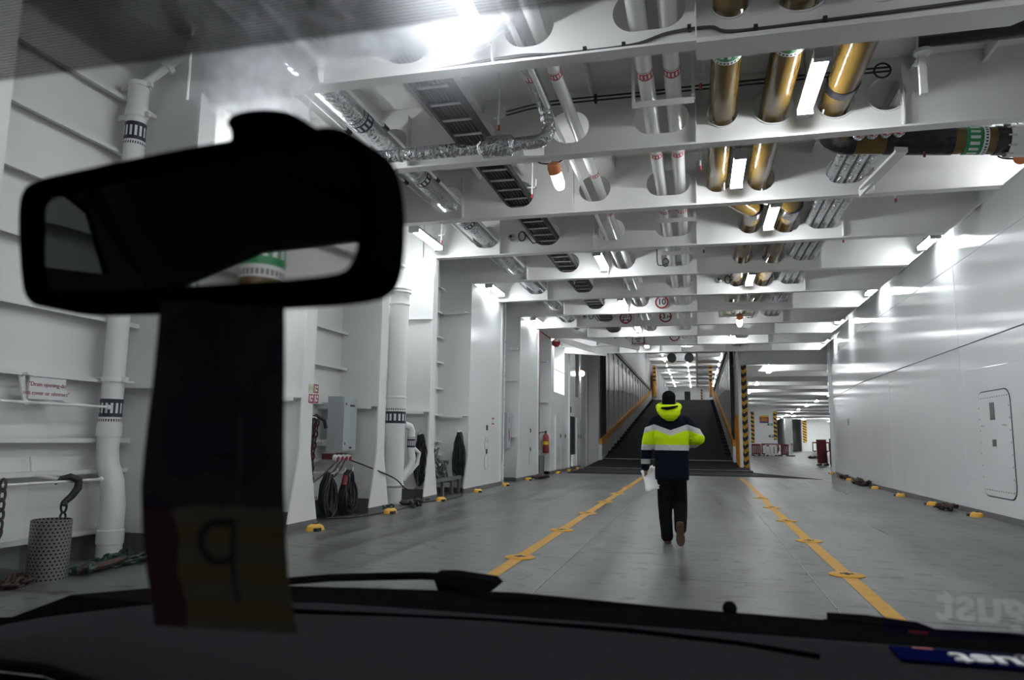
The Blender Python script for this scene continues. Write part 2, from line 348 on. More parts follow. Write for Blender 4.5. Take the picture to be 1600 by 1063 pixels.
def tag(o, label=None, cat=None, group=None, kind=None):
    if label: o['label'] = label
    if cat: o['category'] = cat
    if group: o['group'] = group
    if kind: o['kind'] = kind
    return o
def empty(name, loc, label, cat, group=None, rz=0.0):
    o = bpy.data.objects.new(name, None); COL.objects.link(o); o.location = loc; o.rotation_euler = (0, 0, rz); o.empty_display_size = .1
    return tag(o, label, cat, group)
def struct(name, mb, mat, parent=None, **k):
    o = mb.build(name, mat, parent, **k)
    if parent is None: o['kind'] = 'structure'
    return o
def copy_tree(o, parent=None):
    c = o.copy(); COL.objects.link(c); c.parent = parent
    for ch in [x for x in bpy.data.objects if x.parent is o]: copy_tree(ch, c)
    return c
def text(body, name, loc, rot, size, mat, parent, align='CENTER', bold=0.0):
    cu = bpy.data.curves.new(name, 'FONT'); cu.body = body; cu.size = size; cu.align_x = align; cu.align_y = 'CENTER'; cu.extrude = .001; cu.offset = bold
    cu.materials.append(M[mat]); tmp = bpy.data.objects.new(name, cu); COL.objects.link(tmp)
    dg = bpy.context.evaluated_depsgraph_get(); me = bpy.data.meshes.new_from_object(tmp.evaluated_get(dg)); bpy.data.objects.remove(tmp)
    if not me.materials: me.materials.append(M[mat])
    o = bpy.data.objects.new(name, me); COL.objects.link(o); o.rotation_euler = rot
    if parent is not None:
        off = Vector((0, 0, 0)); q = parent
        while q is not None: off = off + q.location; q = q.parent
        o.parent = parent; o.location = Vector(loc)-off
    else: o.location = loc
    return o
def obround(cx, cz, w, h, n=8):
    r = min(w, h)/2; L = []
    for (sx, sz, a0) in ((1, 1, 0), (-1, 1, 90), (-1, -1, 180), (1, -1, 270)):
        for k in range(n+1):
            a = math.radians(a0+90*k/n); L.append((cx+sx*(w/2-r)+r*math.cos(a), cz+sz*(h/2-r)+r*math.sin(a)))
    return L
def pipe_band(parent, p, ax, r, L, col, name='pipe_marker', n=28, dash=2):
    """coloured wrap with white dashes and a row of small arrows at one end"""
    mb = MB(); p = Vector(p); ax = Vector(ax).normalized(); u, w = frame_of(ax); R = r*1.015+.002
    rows = [(0, .17, lambda k: 0), (.17, .60, lambda k: 1 if k % dash == 0 else 0), (.60, .76, lambda k: 0), (.76, .84, lambda k: 1), (.84, .95, lambda k: 2 if k % 2 else 1), (.95, 1.0, lambda k: 1)]
    n = n*2
    for t0, t1, fn in rows:
        for k in range(n):
            a0, a1 = 2*PI*k/n, 2*PI*(k+1)/n
            q = [p + ax*(L*t) + (u*math.cos(a)+w*math.sin(a))*R for t, a in ((t0, a0), (t0, a1), (t1, a1), (t1, a0))]
            mb.add(q, [(0, 1, 2, 3)], fn(k//2 if t0 < .7 else k))
    return mb.build(name, [col, 'mark', 'ink'], parent, ang=60)
def chain(mb, pts, wire=.011, length=.075, mi=0):
    """links of a chain laid along a path, every other link turned"""
    P = [Vector(p) for p in pts]; acc = [0]
    for a, b in zip(P, P[1:]): acc.append(acc[-1]+(b-a).length)
    n = max(1, int(acc[-1]/(length*.78)))
    for i in range(n):
        d = (i+.5)/n*acc[-1]; j = max(k for k in range(len(acc)) if acc[k] <= d); j = min(j, len(P)-2)
        t = (P[j+1]-P[j]).normalized(); c = P[j] + t*(d-acc[j]); u, w = frame_of(t)
        if i % 2: u = w
        L = []
        for k in range(12):
            a = 2*PI*k/12; L.append(c + t*(math.cos(a)*length*.5) + u*(math.sin(a)*length*.29))
        mb.tube(L, wire, 6, mi, closed=True)
    return mb
# ------------------------------------------------------------------ the setting
SP = 2.47
def YB(k): return 4.33 + SP*k            # rear edge of the flange of frame / beam k
XL, XS, XR = -5.25, -6.05, 4.9           # column faces, shell plating, right wall
ZB, ZC = 5.0, 5.9                        # underside of beams, deck head

fl = MB(); fl.box(-7, 40, -9, 150, -.12, 0); struct('floor', fl, 'floor')
c = MB(); c.box(-7, 6.2, -9, 33.2, ZC, ZC+.1)
for i in range(15):                       # longitudinal stiffeners under the deck plate
    x = -5.1 + .77*i; c.box(x-.006, x+.006, -9, 31.4, 5.74, ZC); c.box(x-.03, x+.006, -9, 31.4, 5.725, 5.745)
struct('ceiling', c, 'beam')
# left shell with its horizontal stiffeners
w = MB(); w.box(XS-.05, XS, -9, 27, 0, ZC); wl = struct('wall_left', w, 'shell')
for i, z in enumerate((.28, .88, 1.19, 1.80, 2.43, 3.05, 3.65, 4.25, 4.85)):
    s = MB(); s.box(XS, XS+.13, -9, 27, z, z+.012); s.box(XS+.108, XS+.132, -9, 27, z-.032, z+.012); s.build('stiffener', 'shell', wl)
s = MB(); s.box(XS-.01, XL+.02, -9, 27, 0, .10)
# grey painted foot of the side
b = MB()
for k in range(-4, 6): b.box(XS, XS+.012, YB(k)-1.9, YB(k)-.2, 0, .22)
b = b.build('plinth', 'plinth', wl)
bw = MB(); bw.box(-7, 6.2, -9.1, -9, 0, ZC); struct('wall_back', bw, 'white')
# right wall: straight to y = 24.5, then splayed outwards to y = 33
w = MB()
plan = [(XR, -9), (XR, 24.5), (5.5, 33.0), (5.62, 33.0), (5.62, 24.5), (5.3, -9)]
w.prism(plan, [], lambda a, b: (a, b, .09), lambda a, b: (a, b, ZC)); wr = struct('wall_right', w, 'wallr')
def wrx(y): return XR if y < 24.5 else XR+(y-24.5)*.6/8.5
for z, r in ((3.11, .012), (5.42, .010), (4.72, .006)):
    s = MB(); s.tube([(XR-.001, -9, z), (XR-.001, 24.5, z), (5.5, 33, z)], r, 6); s.build('weld_seam', 'plinth' if z < 4 else 'wallr', wr)
s = MB()
for p in ([(XR, 15.55, .64), (XR, 15.55, 1.27), (XR, 24.4, 1.27)], [(XR, 15.5, .64), (XR, 14.6, .64)], [(XR, 18.9, .09), (XR, 18.9, .5), (XR, 19.6, .55)], [(XR, 12.5, 2.56), (XR, 15.3, 2.62), (XR, 15.3, 2.3)], [(XR, 15.6, 5.4), (XR, 15.6, 3.1), (XR, 15.55, .1)], [(XR, 21.0, 3.1), (XR, 21.0, .1)]):
    s.tube(p, .005, 5)
s.build('weld_line', 'wallr', wr)
s = MB(); s.prism([(XR-.005, -9), (XR-.005, 24.5), (5.495, 33), (5.6, 33), (5.6, 24.5), (5.2, -9)], [], lambda a, b: (a, b, 0), lambda a, b: (a, b, .10)); struct('baseboard_right', s, 'plinth')
s = MB(); s.box(5.38, 5.62, 32.98, 33.12, 0, ZC); struct('trim_1', s, 'wallr')
# bolted hatch plate in the right wall
dr = empty('wall_hatch', (XR, 14.08, 1.27), 'tall white bolted hatch plate with rounded corners low on the right wall', 'hatch')
def hatch_loop(h, w): return [(a, b) for a, b in obround(14.08, 1.27, w, h, 6)]
def rrect(cx, cz, w, h, r, n=5):
    L = []
    for (sx, sz, a0) in ((1, 1, 0), (-1, 1, 90), (-1, -1, 180), (1, -1, 270)):
        for k in range(n+1):
            a = math.radians(a0+90*k/n); L.append((cx+sx*(w/2-r)+r*math.cos(a), cz+sz*(h/2-r)+r*math.sin(a)))
    return L
m = MB(); m.prism(rrect(14.08, 1.28, 1.38, 1.78, .2), [], lambda a, b: (XR-.012, a, b), lambda a, b: (XR+.002, a, b)); m.build('plate', 'wallr', dr)
m = MB(); m.prism(rrect(14.08, 1.28, 1.42, 1.82, .22), [rrect(14.08, 1.28, 1.38, 1.78, .2)], lambda a, b: (XR-.006, a, b), lambda a, b: (XR+.002, a, b)); m.build('gasket', 'black', dr)
for zz, hh, ww in ((1.83, .30, .20), (1.29, .12, .16)):
    m = MB(); m.box(XR-.018, XR, 14.13-ww/2, 14.13+ww/2, zz-hh/2, zz+hh/2); o = m.build('label_plate', 'plinth', dr)
for y, z in [(13.48+.1*i, 2.07) for i in range(13)] + [(13.48+.1*i, .49) for i in range(13)] + [(13.43, .7+.2*i) for i in range(7)] + [(14.73, .7+.2*i) for i in range(7)]:
    m = MB(); m.cyl((XR-.02, y, z), (XR, y, z), .012, 8); m.build('bolt', 'lampgrey', dr)
for y in (13.62, 14.55):
    m = MB(); m.tube([(XR-.012, y-.06, 1.58), (XR-.04, y-.05, 1.6), (XR-.04, y+.05, 1.6), (XR-.012, y+.06, 1.58)], .008, 6); m.build('lifting_eye', 'wallr', dr)

# ------------------------------------------------------------------ transverse beams
holes_common = [(-.38, .70, 5.2, 5.62), (-1.58, .52, 5.18, 5.62), (-2.9, .56, 5.16, 5.62), (-4.18, .58, 5.17, 5.62)]
def beam_holes(k):
    h = list(holes_common)
    if k <= 2: h += [(.385, .38, 5.215, 5.595), (1.01, .49, 5.2, 5.64), (1.72, .44, 5.2, 5.64), (2.295, .43, 5.235, 5.65)]
    elif k == 3: h += [(.39, .42, 5.2, 5.6), (1.045, .42, 5.17, 5.6), (2.29, .58, 5.2, 5.6)]
    elif k <= 8: h += [(1.04, .44, 5.18, 5.6), (1.69, .5, 5.16, 5.6), (2.37, .66, 5.2, 5.6)]
    elif k == 9: h += [(.4, .6, 5.2, 5.6), (1.7, .5, 5.2, 5.6)]
    else: h = [(-.38, .7, 5.2, 5.6), (1.7, .6, 5.2, 5.6)]
    return h
BEAM = {1: 'white deck beam nearest the windscreen, with a grey cable along its lower edge', 2: 'second white deck beam, crossed in front by the silver foil pipe',
    3: 'third white deck beam, just behind the orange capped bulkhead lamps', 4: 'fourth white deck beam, framing the leftmost bright wall lamp', 5: 'fifth white deck beam from the car, at the first glossy left panel', 6: 'sixth white deck beam, the one before the 10 speed sign',
    7: 'white deck beam that carries the round 10 speed sign', 8: 'white deck beam that carries the pair of round 21 and 3.1 signs', 9: 'white deck beam right behind the pair of round limit signs',
    10: 'white deck beam that carries the framed square notice', 11: 'last white deck beam, with rounded brackets above the ramp mouth'}
rims = []
for k in range(1, 12):
    yb = YB(k); fw = .18; wy = yb - fw/2
    rt = wrx(wy)
    B = empty('deck_beam', (0, wy, ZB), BEAM[k], 'beam', 'transverse deck beams')
    m = MB(); xe = 4.36 + (rt-XR)
    poly = [(XL-.3, ZB), (xe, ZB), (rt, ZB+.45), (rt, ZC), (XL-.3, ZC)]
    m.prism(poly, [obround(cx, (z0+z1)/2, w_, z1-z0) for cx, w_, z0, z1 in beam_holes(k)], lambda a, b: (a, wy-.008, b), lambda a, b: (a, wy+.008, b))
    m.build('web', 'beam', B)
    m = MB(); m.box(XL-.01, xe, yb-fw, yb, ZB-.012, ZB+.012)
    # the flange turns up to the right wall and flares
    n = 8
    for i in range(n):
        t0, t1 = i/n, (i+1)/n; s0, s1 = .16*t0**2.2, .16*t1**2.2
        x0, x1 = xe+t0*(rt-xe), xe+t1*(rt-xe); z0, z1 = ZB+.45*t0, ZB+.45*t1
        vs = [(x0, yb-fw-s0, z0), (x0, yb+s0, z0), (x1, yb+s1, z1), (x1, yb-fw-s1, z1)]
        m.add(vs+[(a, b, c+.024) for a, b, c in vs], [(3, 2, 1, 0), (4, 5, 6, 7), (0, 1, 5, 4), (1, 2, 6, 5), (2, 3, 7, 6), (3, 0, 4, 7)])
    if k <= 2: rims.append((k, wy, B))
    if k == 1: m.prism([(.06, yb-fw), (2.85, yb-fw), (2.95, yb), (2.78, yb+.16), (.06, yb+.16)], [], lambda a, b: (a, b, ZB-.035), lambda a, b: (a, b, ZB-.013))
    m.build('flange', 'beam', B)
    xs = [-3.86, -1.93, .06, 2.66] if k <= 10 else [-3.2, -2.4, -1.5, -.6, .3, 1.2, 2.1, 3.0]
    if k == 2: xs = [-3.86, -1.93, .06, 2.45]
    for x in xs:
        m = MB(); q = [(wy-.008, ZB+.012), (wy-.09, ZB+.012), (wy-.13, ZB+.07), (wy-.13, ZC-.15), (wy-.008, ZC-.15)]
        m.prism(q, [], lambda a, b: (x-.007, a, b), lambda a, b: (x+.007, a, b)); m.build('stiffener', 'beam', B)
for k, wy, B in rims:
    for cx, w_, z0, z1 in beam_holes(k)[4:]:
        m = MB(); L = [(a, wy, c_) for a, c_ in obround(cx, (z0+z1)/2, w_, z1-z0, 10)]
        o_ = [(cx+(a-cx)*1.06, (z0+z1)/2+(c_-(z0+z1)/2)*1.06) for a, _, c_ in L]
        m.prism(o_, [[(a, c_) for a, _, c_ in L]], lambda a, c_: (a, wy-.03, c_), lambda a, c_: (a, wy+.03, c_)); m.build('hole_rim', 'beam', B)
# two wide stiffening plates, brackets over the ramp mouth
t = empty('head_bracket', (-4.6, 29.6, 5.0), 'white diagonal bracket struts under the deck head, left of the ramp mouth', 'bracket')
m = MB(); m.bar((-5.1, 26.6, 5.02), (-3.9, 29.0, 4.82), .1, .22); m.build('strut', 'beam', t)
m = MB(); m.bar((-4.9, 26.7, 5.3), (-2.2, 29.2, 4.95), .08, .25); m.build('strut', 'beam', t)
m = MB(); m.bar((-5.2, 29.1, 4.9), (-3.5, 29.3, 4.78), .12, .3); m.build('gusset', 'beam', t)

# ------------------------------------------------------------------ left web frames
COLS = {0: 'white frame column at the far left edge, beside the rusty chain', 1: 'white frame column just right of the banded drain pipe, half hidden by the mirror',
    2: 'white frame column bearing the four safety signs', 3: 'white frame column between the coiled cables and the big white pipe', 4: 'slim white frame column between the two hung black coils', 5: 'white frame column at the near edge of the first wide glossy panel'}
for k in range(0, 5):
    yb = YB(k); y0, y1 = yb-.28, yb; yc = (y0+y1)/2
    Cc = empty('frame_column', (XL-.2, yc, 0), COLS[k], 'column', 'left side web frames')
    m = MB(); m.prism([(XS, .0), (XL, .0), (XL, ZB), (XL-.3, ZB+.01), (XL-.3, ZC), (XS, ZC)], [], lambda a, b: (a, yc-.008, b), lambda a, b: (a, yc+.008, b)); m.build('web', 'white', Cc)
    m = MB(); fl_ = [(y0-.22, .10), (y1+.25, .10), (y1, 1.02), (y1, ZB), (y0, ZB), (y0, 1.02)]
    m.prism(fl_, [], lambda a, b: (XL-.012, a, b), lambda a, b: (XL+.012, a, b)); m.build('flange', 'white', Cc)
    m = MB(); m.prism([(y0-.24, 0), (y1+.27, 0), (y1+.25, .10), (y0-.22, .10)], [], lambda a, b: (XL-.014, a, b), lambda a, b: (XL+.016, a, b)); m.box(XS+.012, XL-.015, yc-.011, yc+.011, 0, .22); m.build('foot', 'plinth', Cc)
    for z, d in ((1.78, .14), (3.70, .06)):
        m = MB(); q = [(XS+.02, yc-.009), (XL-.03, yc-.009), (XL-.12, yc-.009-d), (XS+.10, yc-.009-d)]
        m.prism(q, [], lambda a, b: (a, b, z-.008), lambda a, b: (a, b, z+.008))
        if z < 2: m.box(XS+.10, XL-.12, yc-.02-d, yc-.009-d, z-.05, z+.008)
        m.build('bracket_shelf', 'white', Cc)
# glossy casing panels and open recesses further on
def panel(n_, y0, y1, label):
    P = MB()
    # face with a flare at the foot, ends returned to the shell
    P.prism([(y0-.28, 0.1), (y1+.02, .1), (y1, 1.0), (y1, ZB), (y0, ZB), (y0, 1.0)], [], lambda a, b: (XL-.02, a, b), lambda a, b: (XL+.012, a, b))
    P.box(XS, XL-.02, y0+.02, y0+.04, .1, ZC); P.box(XS, XL-.02, y1-.04, y1-.02, .1, ZC); P.box(XL-.3, XL-.25, y0, y1, ZB, ZC)
    o = struct(n_, P, 'casing')
    q = MB(); q.box(XL-.02, XL+.02, y0-.3, y1+.02, 0, .10); q.box(XS, XL-.02, y0+.015, y0+.03, 0, .1); q.build('plinth', 'plinth', o)
    q = MB(); q.box(XL+.012, XL+.03, y1-.22, y1-.19, .12, ZB); q.build('corner_bar', 'casing', o)
    return o
for z_ in (1.78, 4.26):
    m = MB(); m.prism([(XS+.02, 16.575), (XL-.03, 16.575), (XL-.12, 16.43), (XS+.10, 16.43)], [], lambda a, b: (a, b, z_-.008), lambda a, b: (a, b, z_+.008)); m.box(XS+.10, XL-.12, 16.42, 16.43, z_-.05, z_+.008); m.build('bracket_shelf', 'white', wl)
pA = panel('wall_panel_1', 16.56, 19.55, ''); pB = panel('wall_panel_2', 21.6, 24.4, '')
# beyond y 26.5 a grey casing wall with tall openings
def casing_wall():
    P = MB(); out = [(26.55, .1), (33.6, .1), (33.6, ZC), (26.55, ZC)]
    op = [[(27.15, 3.05), (29.4, 3.05), (29.4, 4.97), (27.15, 4.97)], [(32.15, 3.16), (33.3, 3.16), (33.3, 5.2), (32.15, 5.2)]]
    P.prism(out, op, lambda a, b: (XL-.05, a, b), lambda a, b: (XL, a, b)); P.box(XS, XL-.05, 26.55, 26.6, .1, ZC)
    o = struct('wall_casing_left', P, 'casing')
    q = MB(); q.box(XS-.1, XS, 26.5, 34, 0, ZC+.1); q.box(XS, XL-.05, 26.6, 33.8, 3.0, 3.04); q.box(XS, XL-.05, 29.42, 29.45, 3.04, ZC); q.build('inner_plating', 'shell', o)
    q = MB(); q.box(XL-.05, XL+.01, 26.5, 33.6, 0, .1); q.build('plinth', 'plinth', o)
    q = MB(); q.box(XL, XL+.02, 27.1, 29.45, 3.9, 3.94); q.box(XL, XL+.05, 30.4, 30.5, .1, ZC); q.build('rib', 'casing', o)
casing_wall()
P = MB(); P.box(XL-.3, XL+.02, 33.6, 36.2, 0, ZC+.2); P.box(XL-.02, XL+.06, 35.2, 35.4, 0, ZC); struct('wall_casing_front', P, 'zinc')
P = MB(); P.box(XL-.02, XL+.015, 24.42, 24.5, .9, ZB); P.box(XL-.02, XL+.015, 24.42, 26.5, ZB-.03, ZB); struct('trim_2', P, 'signred')
# ------------------------------------------------------------------ ramp, ramp walls and the upper deck behind it
XA, XBR = -4.60, 1.62
rp = empty('ramp', (-1.5, 37, 0), 'long dark ribbed vehicle ramp climbing to the upper deck behind the person', 'ramp')
m = MB(); m.add([(XA, 37, .34), (XBR, 37, .34), (XBR, 77.5, 5.5), (XA, 77.5, 5.5), (XA, 37, .1), (XBR, 37, .1), (XBR, 77.5, 5.1), (XA, 77.5, 5.1)], [(0, 1, 2, 3), (4, 7, 6, 5), (0, 4, 5, 1), (1, 5, 6, 2), (2, 6, 7, 3), (3, 7, 4, 0)]); m.build('ramp_deck', 'dark', rp)
m = MB(); m.add([(-4.75, 31.4, .09), (2.15, 31.4, .09), (1.66, 37, .34), (-4.66, 37, .34), (-4.75, 31.4, .01), (2.15, 31.4, .01), (1.66, 37, .01), (-4.66, 37, .01)], [(0, 1, 2, 3), (4, 7, 6, 5), (0, 4, 5, 1), (1, 5, 6, 2), (2, 6, 7, 3), (3, 7, 4, 0)]); m.build('ramp_flap', 'dark', rp)
m = MB(); m.box(-4.76, 2.16, 31.36, 31.44, .085, .10); m.build('edge_bar', 'steel', rp); m = MB(); m.box(-4.7, 1.7, 36.95, 37.05, .335, .36); m.build('edge_bar', 'steel', rp)
def rz(y): return .34 + (y-37)*5.16/40.5
for sx, xx in ((-1, XA), (1, XBR)):
    a, b = (xx-.1, xx) if sx < 0 else (xx, xx+.1)
    m = MB(); m.prism([(36.2, .1), (77.5, 5.2), (77.5, 6.2), (36.2, 1.0)], [], lambda p, q: (a, p, q), lambda p, q: (b, p, q)); m.build('side_plate', 'zinc', rp)
    m = MB(); m.prism([(36.2, 1.0), (77.5, 6.2), (77.5, 6.5), (36.2, 1.32)], [], lambda p, q: (a-.02, p, q), lambda p, q: (b+.02, p, q)); o = m.build('side_rail', 'orange', rp); o['label'] = 'orange painted top rail'
    m = MB(); m.bar((a+.05, 36.1, .05), (a+.05, 36.1, 1.05), .16, .12); m.build('end_post', 'casing', rp)
    for i in range(26):
        y = 39+1.5*i; m = MB(); m.box(xx-.02 if sx < 0 else xx-.3, xx+.3 if sx < 0 else xx+.02, y-.05, y+.05, rz(y)-.02, rz(y)+.10); m.build('edge_lug', 'dark', rp)
fp = empty('deck_flap', (-.5, 29.6, 0), 'dark non slip deck plates lying across the lanes before the ramp', 'deck plate')
m = MB(); m.add([(-4.85, 27.6, .012), (2.2, 28.1, .012), (4.15, 27.4, .008), (2.2, 31.3, .03), (-4.85, 31.3, .03), (-4.85, 27.6, 0), (2.2, 28.1, 0), (4.15, 27.4, 0), (2.2, 31.3, 0), (-4.85, 31.3, 0)],
    [(0, 1, 2, 3, 4), (9, 8, 7, 6, 5), (0, 5, 6, 1), (1, 6, 7, 2), (2, 7, 8, 3), (3, 8, 9, 4), (4, 9, 5, 0)]); m.build('plate', 'dark', fp, smooth=False)
m = MB(); m.box(-4.85, 2.2, 29.5, 29.56, .02, .03); m.box(-4.85, 2.2, 31.2, 31.3, .028, .04); m.build('hinge_strip', 'plinth', fp)
# ramp well walls up to the deck above
def well(name, x0, x1, inner):
    P = MB(); P.box(x0, x1, 36.2, 80, 0, 6.42); o = struct(name, P, 'zinc')
    q = MB(); q.box(inner-.03, inner+.10, 41, 79, 6.42, 6.62) if inner < 0 else q.box(inner-.10, inner+.03, 37, 79, 6.42, 6.62); q.build('edge_coaming', 'black', o)
    s = 1 if inner > x0+.05 else -1
    for i in range(14):
        y = 37.6+2.6*i; q = MB(); q.box(inner, inner+s*.06, y-.05, y+.05, rz(y)+1.1, 6.3); q.build('rib', 'zinc', o)
    for y in (36.6, 37.4, 38.2): q = MB(); q.cyl((inner+s*.08, y, .8), (inner+s*.08, y, 6.4), .05, 8); q.build('hoist_wire', 'black', o)
    q = MB(); q.prism([(39, 5.9), (62, 5.9), (62, 4.9), (53, 4.6), (47, 4.4), (39, 3.9)], [], lambda a, b: (inner, a, b), lambda a, b: (inner+s*.04, a, b)); q.build('gusset_plate', 'casing', o)
    return o
well('wall_ramp_left', XL, XA-.14, XA-.14); wq = well('wall_ramp_right', XBR+.14, 2.02, XBR+.14)
m = MB(); m.box(XBR+.14, 1.88, 33.2, 36.2, 0, 5.3); m.build('front_panel', 'zinc', wq)
m = MB(); m.box(XBR+.10, XBR+.14, 33.2, 41, .0, 2.45); m.build('orange_panel', 'orange', wq)
m = MB(); m.box(2.02, 2.05, 36.2, 44, .35, 2.3); m.box(1.7, 2.05, 36.17, 36.2, .35, 2.3); m.build('orange_panel', 'orange', wq)
for x, lb in ((XA+.22, 'orange gate post standing at the top of the ramp, left side'), (XBR-.2, 'orange gate post with black studs at the top of the ramp, right side')):
    t = empty('gate_post', (x, 80, 6.4), lb, 'gate post'); m = MB(); m.prism([(79, 6.0), (81.5, 6.0), (82.5, 7.6), (82.2, 8.6), (79.6, 9.3), (79, 8.4)], [], lambda a, b: (x-.12, a, b), lambda a, b: (x+.12, a, b)); m.build('panel', 'orange', t)
    for i in range(4): m = MB(); m.box(x-.16, x+.16, 78.9, 79.02, 7.6+.42*i, 7.75+.42*i); m.build('stud', 'black', t)
# upper hall
P = MB(); P.box(-4.9, 12, 77.5, 118, 5.3, 5.5); struct('floor_upper', P, 'plinth')
P = MB(); P.box(-7, 12, 36, 118, 10.3, 10.4); P.box(-7, 6.2, 31.6, 36.2, 10.3, 10.4)
for i in range(26): y = 38+3.1*i; P.box(-5, 8, y, y+.18, 9.75, 10.3); P.box(-5, 8, y-.1, y+.28, 9.7, 9.75)
P.box(-.05, .15, 45, 118, 9.6, 10.3); struct('ceiling_upper', P, 'beam')
P = MB(); P.box(-5.4, XA-.2, 36.2, 118, 6.42, 10.3)
for i in range(60): y = 37+.6*i; P.box(XA-.2, XA-.12, y, y+.22, 6.5, 10.3)
for i in range(12): y = 82+3*i; P.box(XA-.2, XA+.25, y, y+.35, 5.5, 10.3)
struct('wall_upper_left', P, 'casing')
P = MB(); P.box(8, 8.2, 36, 118, 5.3, 10.3); P.box(2.0, 8.2, 36.0, 36.2, ZC, 10.3); P.box(-6, 6.2, 31.5, 31.6, ZC, 10.4); struct('wall_upper_right', P, 'casing')
P = MB(); P.box(-5.4, 12, 117.8, 118.2, 5.3, 10.3); struct('wall_upper_end', P, 'white')
m = MB(); m.box(-1.9, -1.0, 117.6, 117.8, 7.2, 9.0); tag(m.build('dark_hatch_door', 'hole'), 'dark grey hatch door high on the far white end wall of the upper deck', 'hatch')
m = MB(); m.box(.55, .8, 112, 112.3, 5.5, 9.0); tag(m.build('striped_post', 'hazard'), 'thin black and yellow striped post on the upper deck beyond the ramp', 'post')
for y in (92, 100): pass
t = empty('end_cabinets', (3.4, 116.5, 5.5), 'row of tall white doors at the end of the upper deck', 'doors')
for i in range(5): m = MB(); m.box(1.2+1.15*i, 2.3+1.15*i, 116.4, 117, 5.5, 8.8); m.build('door', 'casing', t)
# lower deck to the right of the ramp, running far aft
P = MB(); P.box(2.02, 40, 33.2, 150, 5.3, 5.5); struct('ceiling_aft', P, 'beam')
P = MB(); P.box(1.9, 40, 128, 128.3, 0, 5.3); struct('wall_aft', P, 'white')
P = MB(); P.box(38, 38.3, 33, 128, 0, 5.3); P.box(5.62, 38, 33.0, 33.1, 0, 5.9); struct('wall_aft_right', P, 'white')
for k in range(0, 26):
    y = 34.2+3.2*k; x1 = 14+.8*k; lab = 'white cross beam under the deck head of the far lower deck'
    B = MB(); B.box(2.05, x1, y-.01, y+.01, 4.72, 5.3); B.box(2.05, x1-.4, y-.12, y+.12, 4.70, 4.724)
    tag(B.build('aft_beam', 'beam'), lab, 'beam', 'cross beams of the far lower deck')
# white casing island with striped corners
P = MB(); P.box(4.75, 7.35, 74, 90, 0, 4.72); struct('wall_island', P, 'white')
P = MB(); P.box(16.5, 18, 118, 128, 0, 5.2); P.box(22, 23, 120, 128, 0, 5.3); P.box(12.2, 13.2, 112, 128, .0, 5.3); struct('wall_island_far', P, 'white')
for x, y, z0, z1, lb in ((5.12, 73.97, 1.2, 4.2, 'black and yellow striped edge strip, left of the red sign'), (7.18, 73.97, 1.5, 4.2, 'black and yellow striped edge strip, right of the red sign'), (15.6, 117.9, 1.3, 4.7, 'black and yellow striped strip on the farthest white wall')):
    w_ = .3 if y < 100 else .55
    m = MB(); m.box(x-w_/2, x+w_/2, y-.04, y, z0, z1); tag(m.build('hazard_strip', 'hazard'), lb, 'hazard strip', 'striped edge strips')
P = MB(); P.box(15.2, 16.5, 118, 119, 0, 5.2); struct('wall_island_edge', P, 'white')
def board(x, y, z, w_, h, label):
    t = empty('notice_board', (x, y, z), label, 'sign')
    for (a, b, mat, nm) in ((.78, 1, 'signyel', 'header'), (.16, .78, 'signmar', 'body_panel'), (0, .16, 'signblue', 'footer')):
        m = MB(); m.box(x-w_/2, x+w_/2, y-.04, y, z-h/2+a*h, z-h/2+b*h); m.build(nm, mat, t)
    m = MB()
    for i in range(4): m.box(x-w_*.36, x+w_*(.36-.1*(i % 2)), y-.05, y-.04, z-h*.26+i*h*.13, z-h*.22+i*h*.13)
    m.build('lettering', 'signyel', t)
board(6.2, 73.97, 3.45, .82, .72, 'yellow and dark red notice on the white casing between the striped edges')
board(22.4, 119.9, 3.3, .9, 1.9, 'tall yellow topped dark red notice beside the right wall end')
for x, z, lb in ((6.72, 2.95, 'upper green exit sign under the red notice'), (6.8, 1.85, 'lower small green sign on the white casing')):
    t = empty('exit_sign', (x, 73.97, z), lb, 'sign'); m = MB(); m.box(x-.24, x+.24, 73.93, 73.97, z-.1, z+.1); m.build('plate', 'green', t)
    m = MB(); m.box(x-.05, x+.05, 73.92, 73.93, z-.07, z+.07); m.box(x+.08, x+.2, 73.92, 73.93, z-.02, z+.02); m.build('pictogram', 'mark', t)
# hazard pillar at the ramp mouth
pl = empty('hazard_pillar', (2.06, 34.8, 0), 'yellow pillar with black chevrons at the right of the ramp mouth', 'pillar')
m = MB(); m.box(1.91, 2.21, 34.8, 35.1, .02, 4.75); m.build('post', 'chev', pl)
m = MB(); m.prism([(2.21, 4.75), (2.21, 3.9), (3.0, 4.75)], [], lambda a, b: (a, 34.9, b), lambda a, b: (a, 34.95, b)); m.prism([(1.91, 4.75), (1.6, 4.75), (1.91, 4.4)], [], lambda a, b: (a, 34.9, b), lambda a, b: (a, 34.95, b)); m.build('gusset', 'beam', pl)
m = MB(); m.box(1.93, 2.19, 34.82, 35.08, 4.75, 5.3); m.build('head', 'beam', pl)
m = MB(); m.box(2.02, 2.3, 35.3, 36.1, .0, ZC); m.build('casing', 'casing', pl)

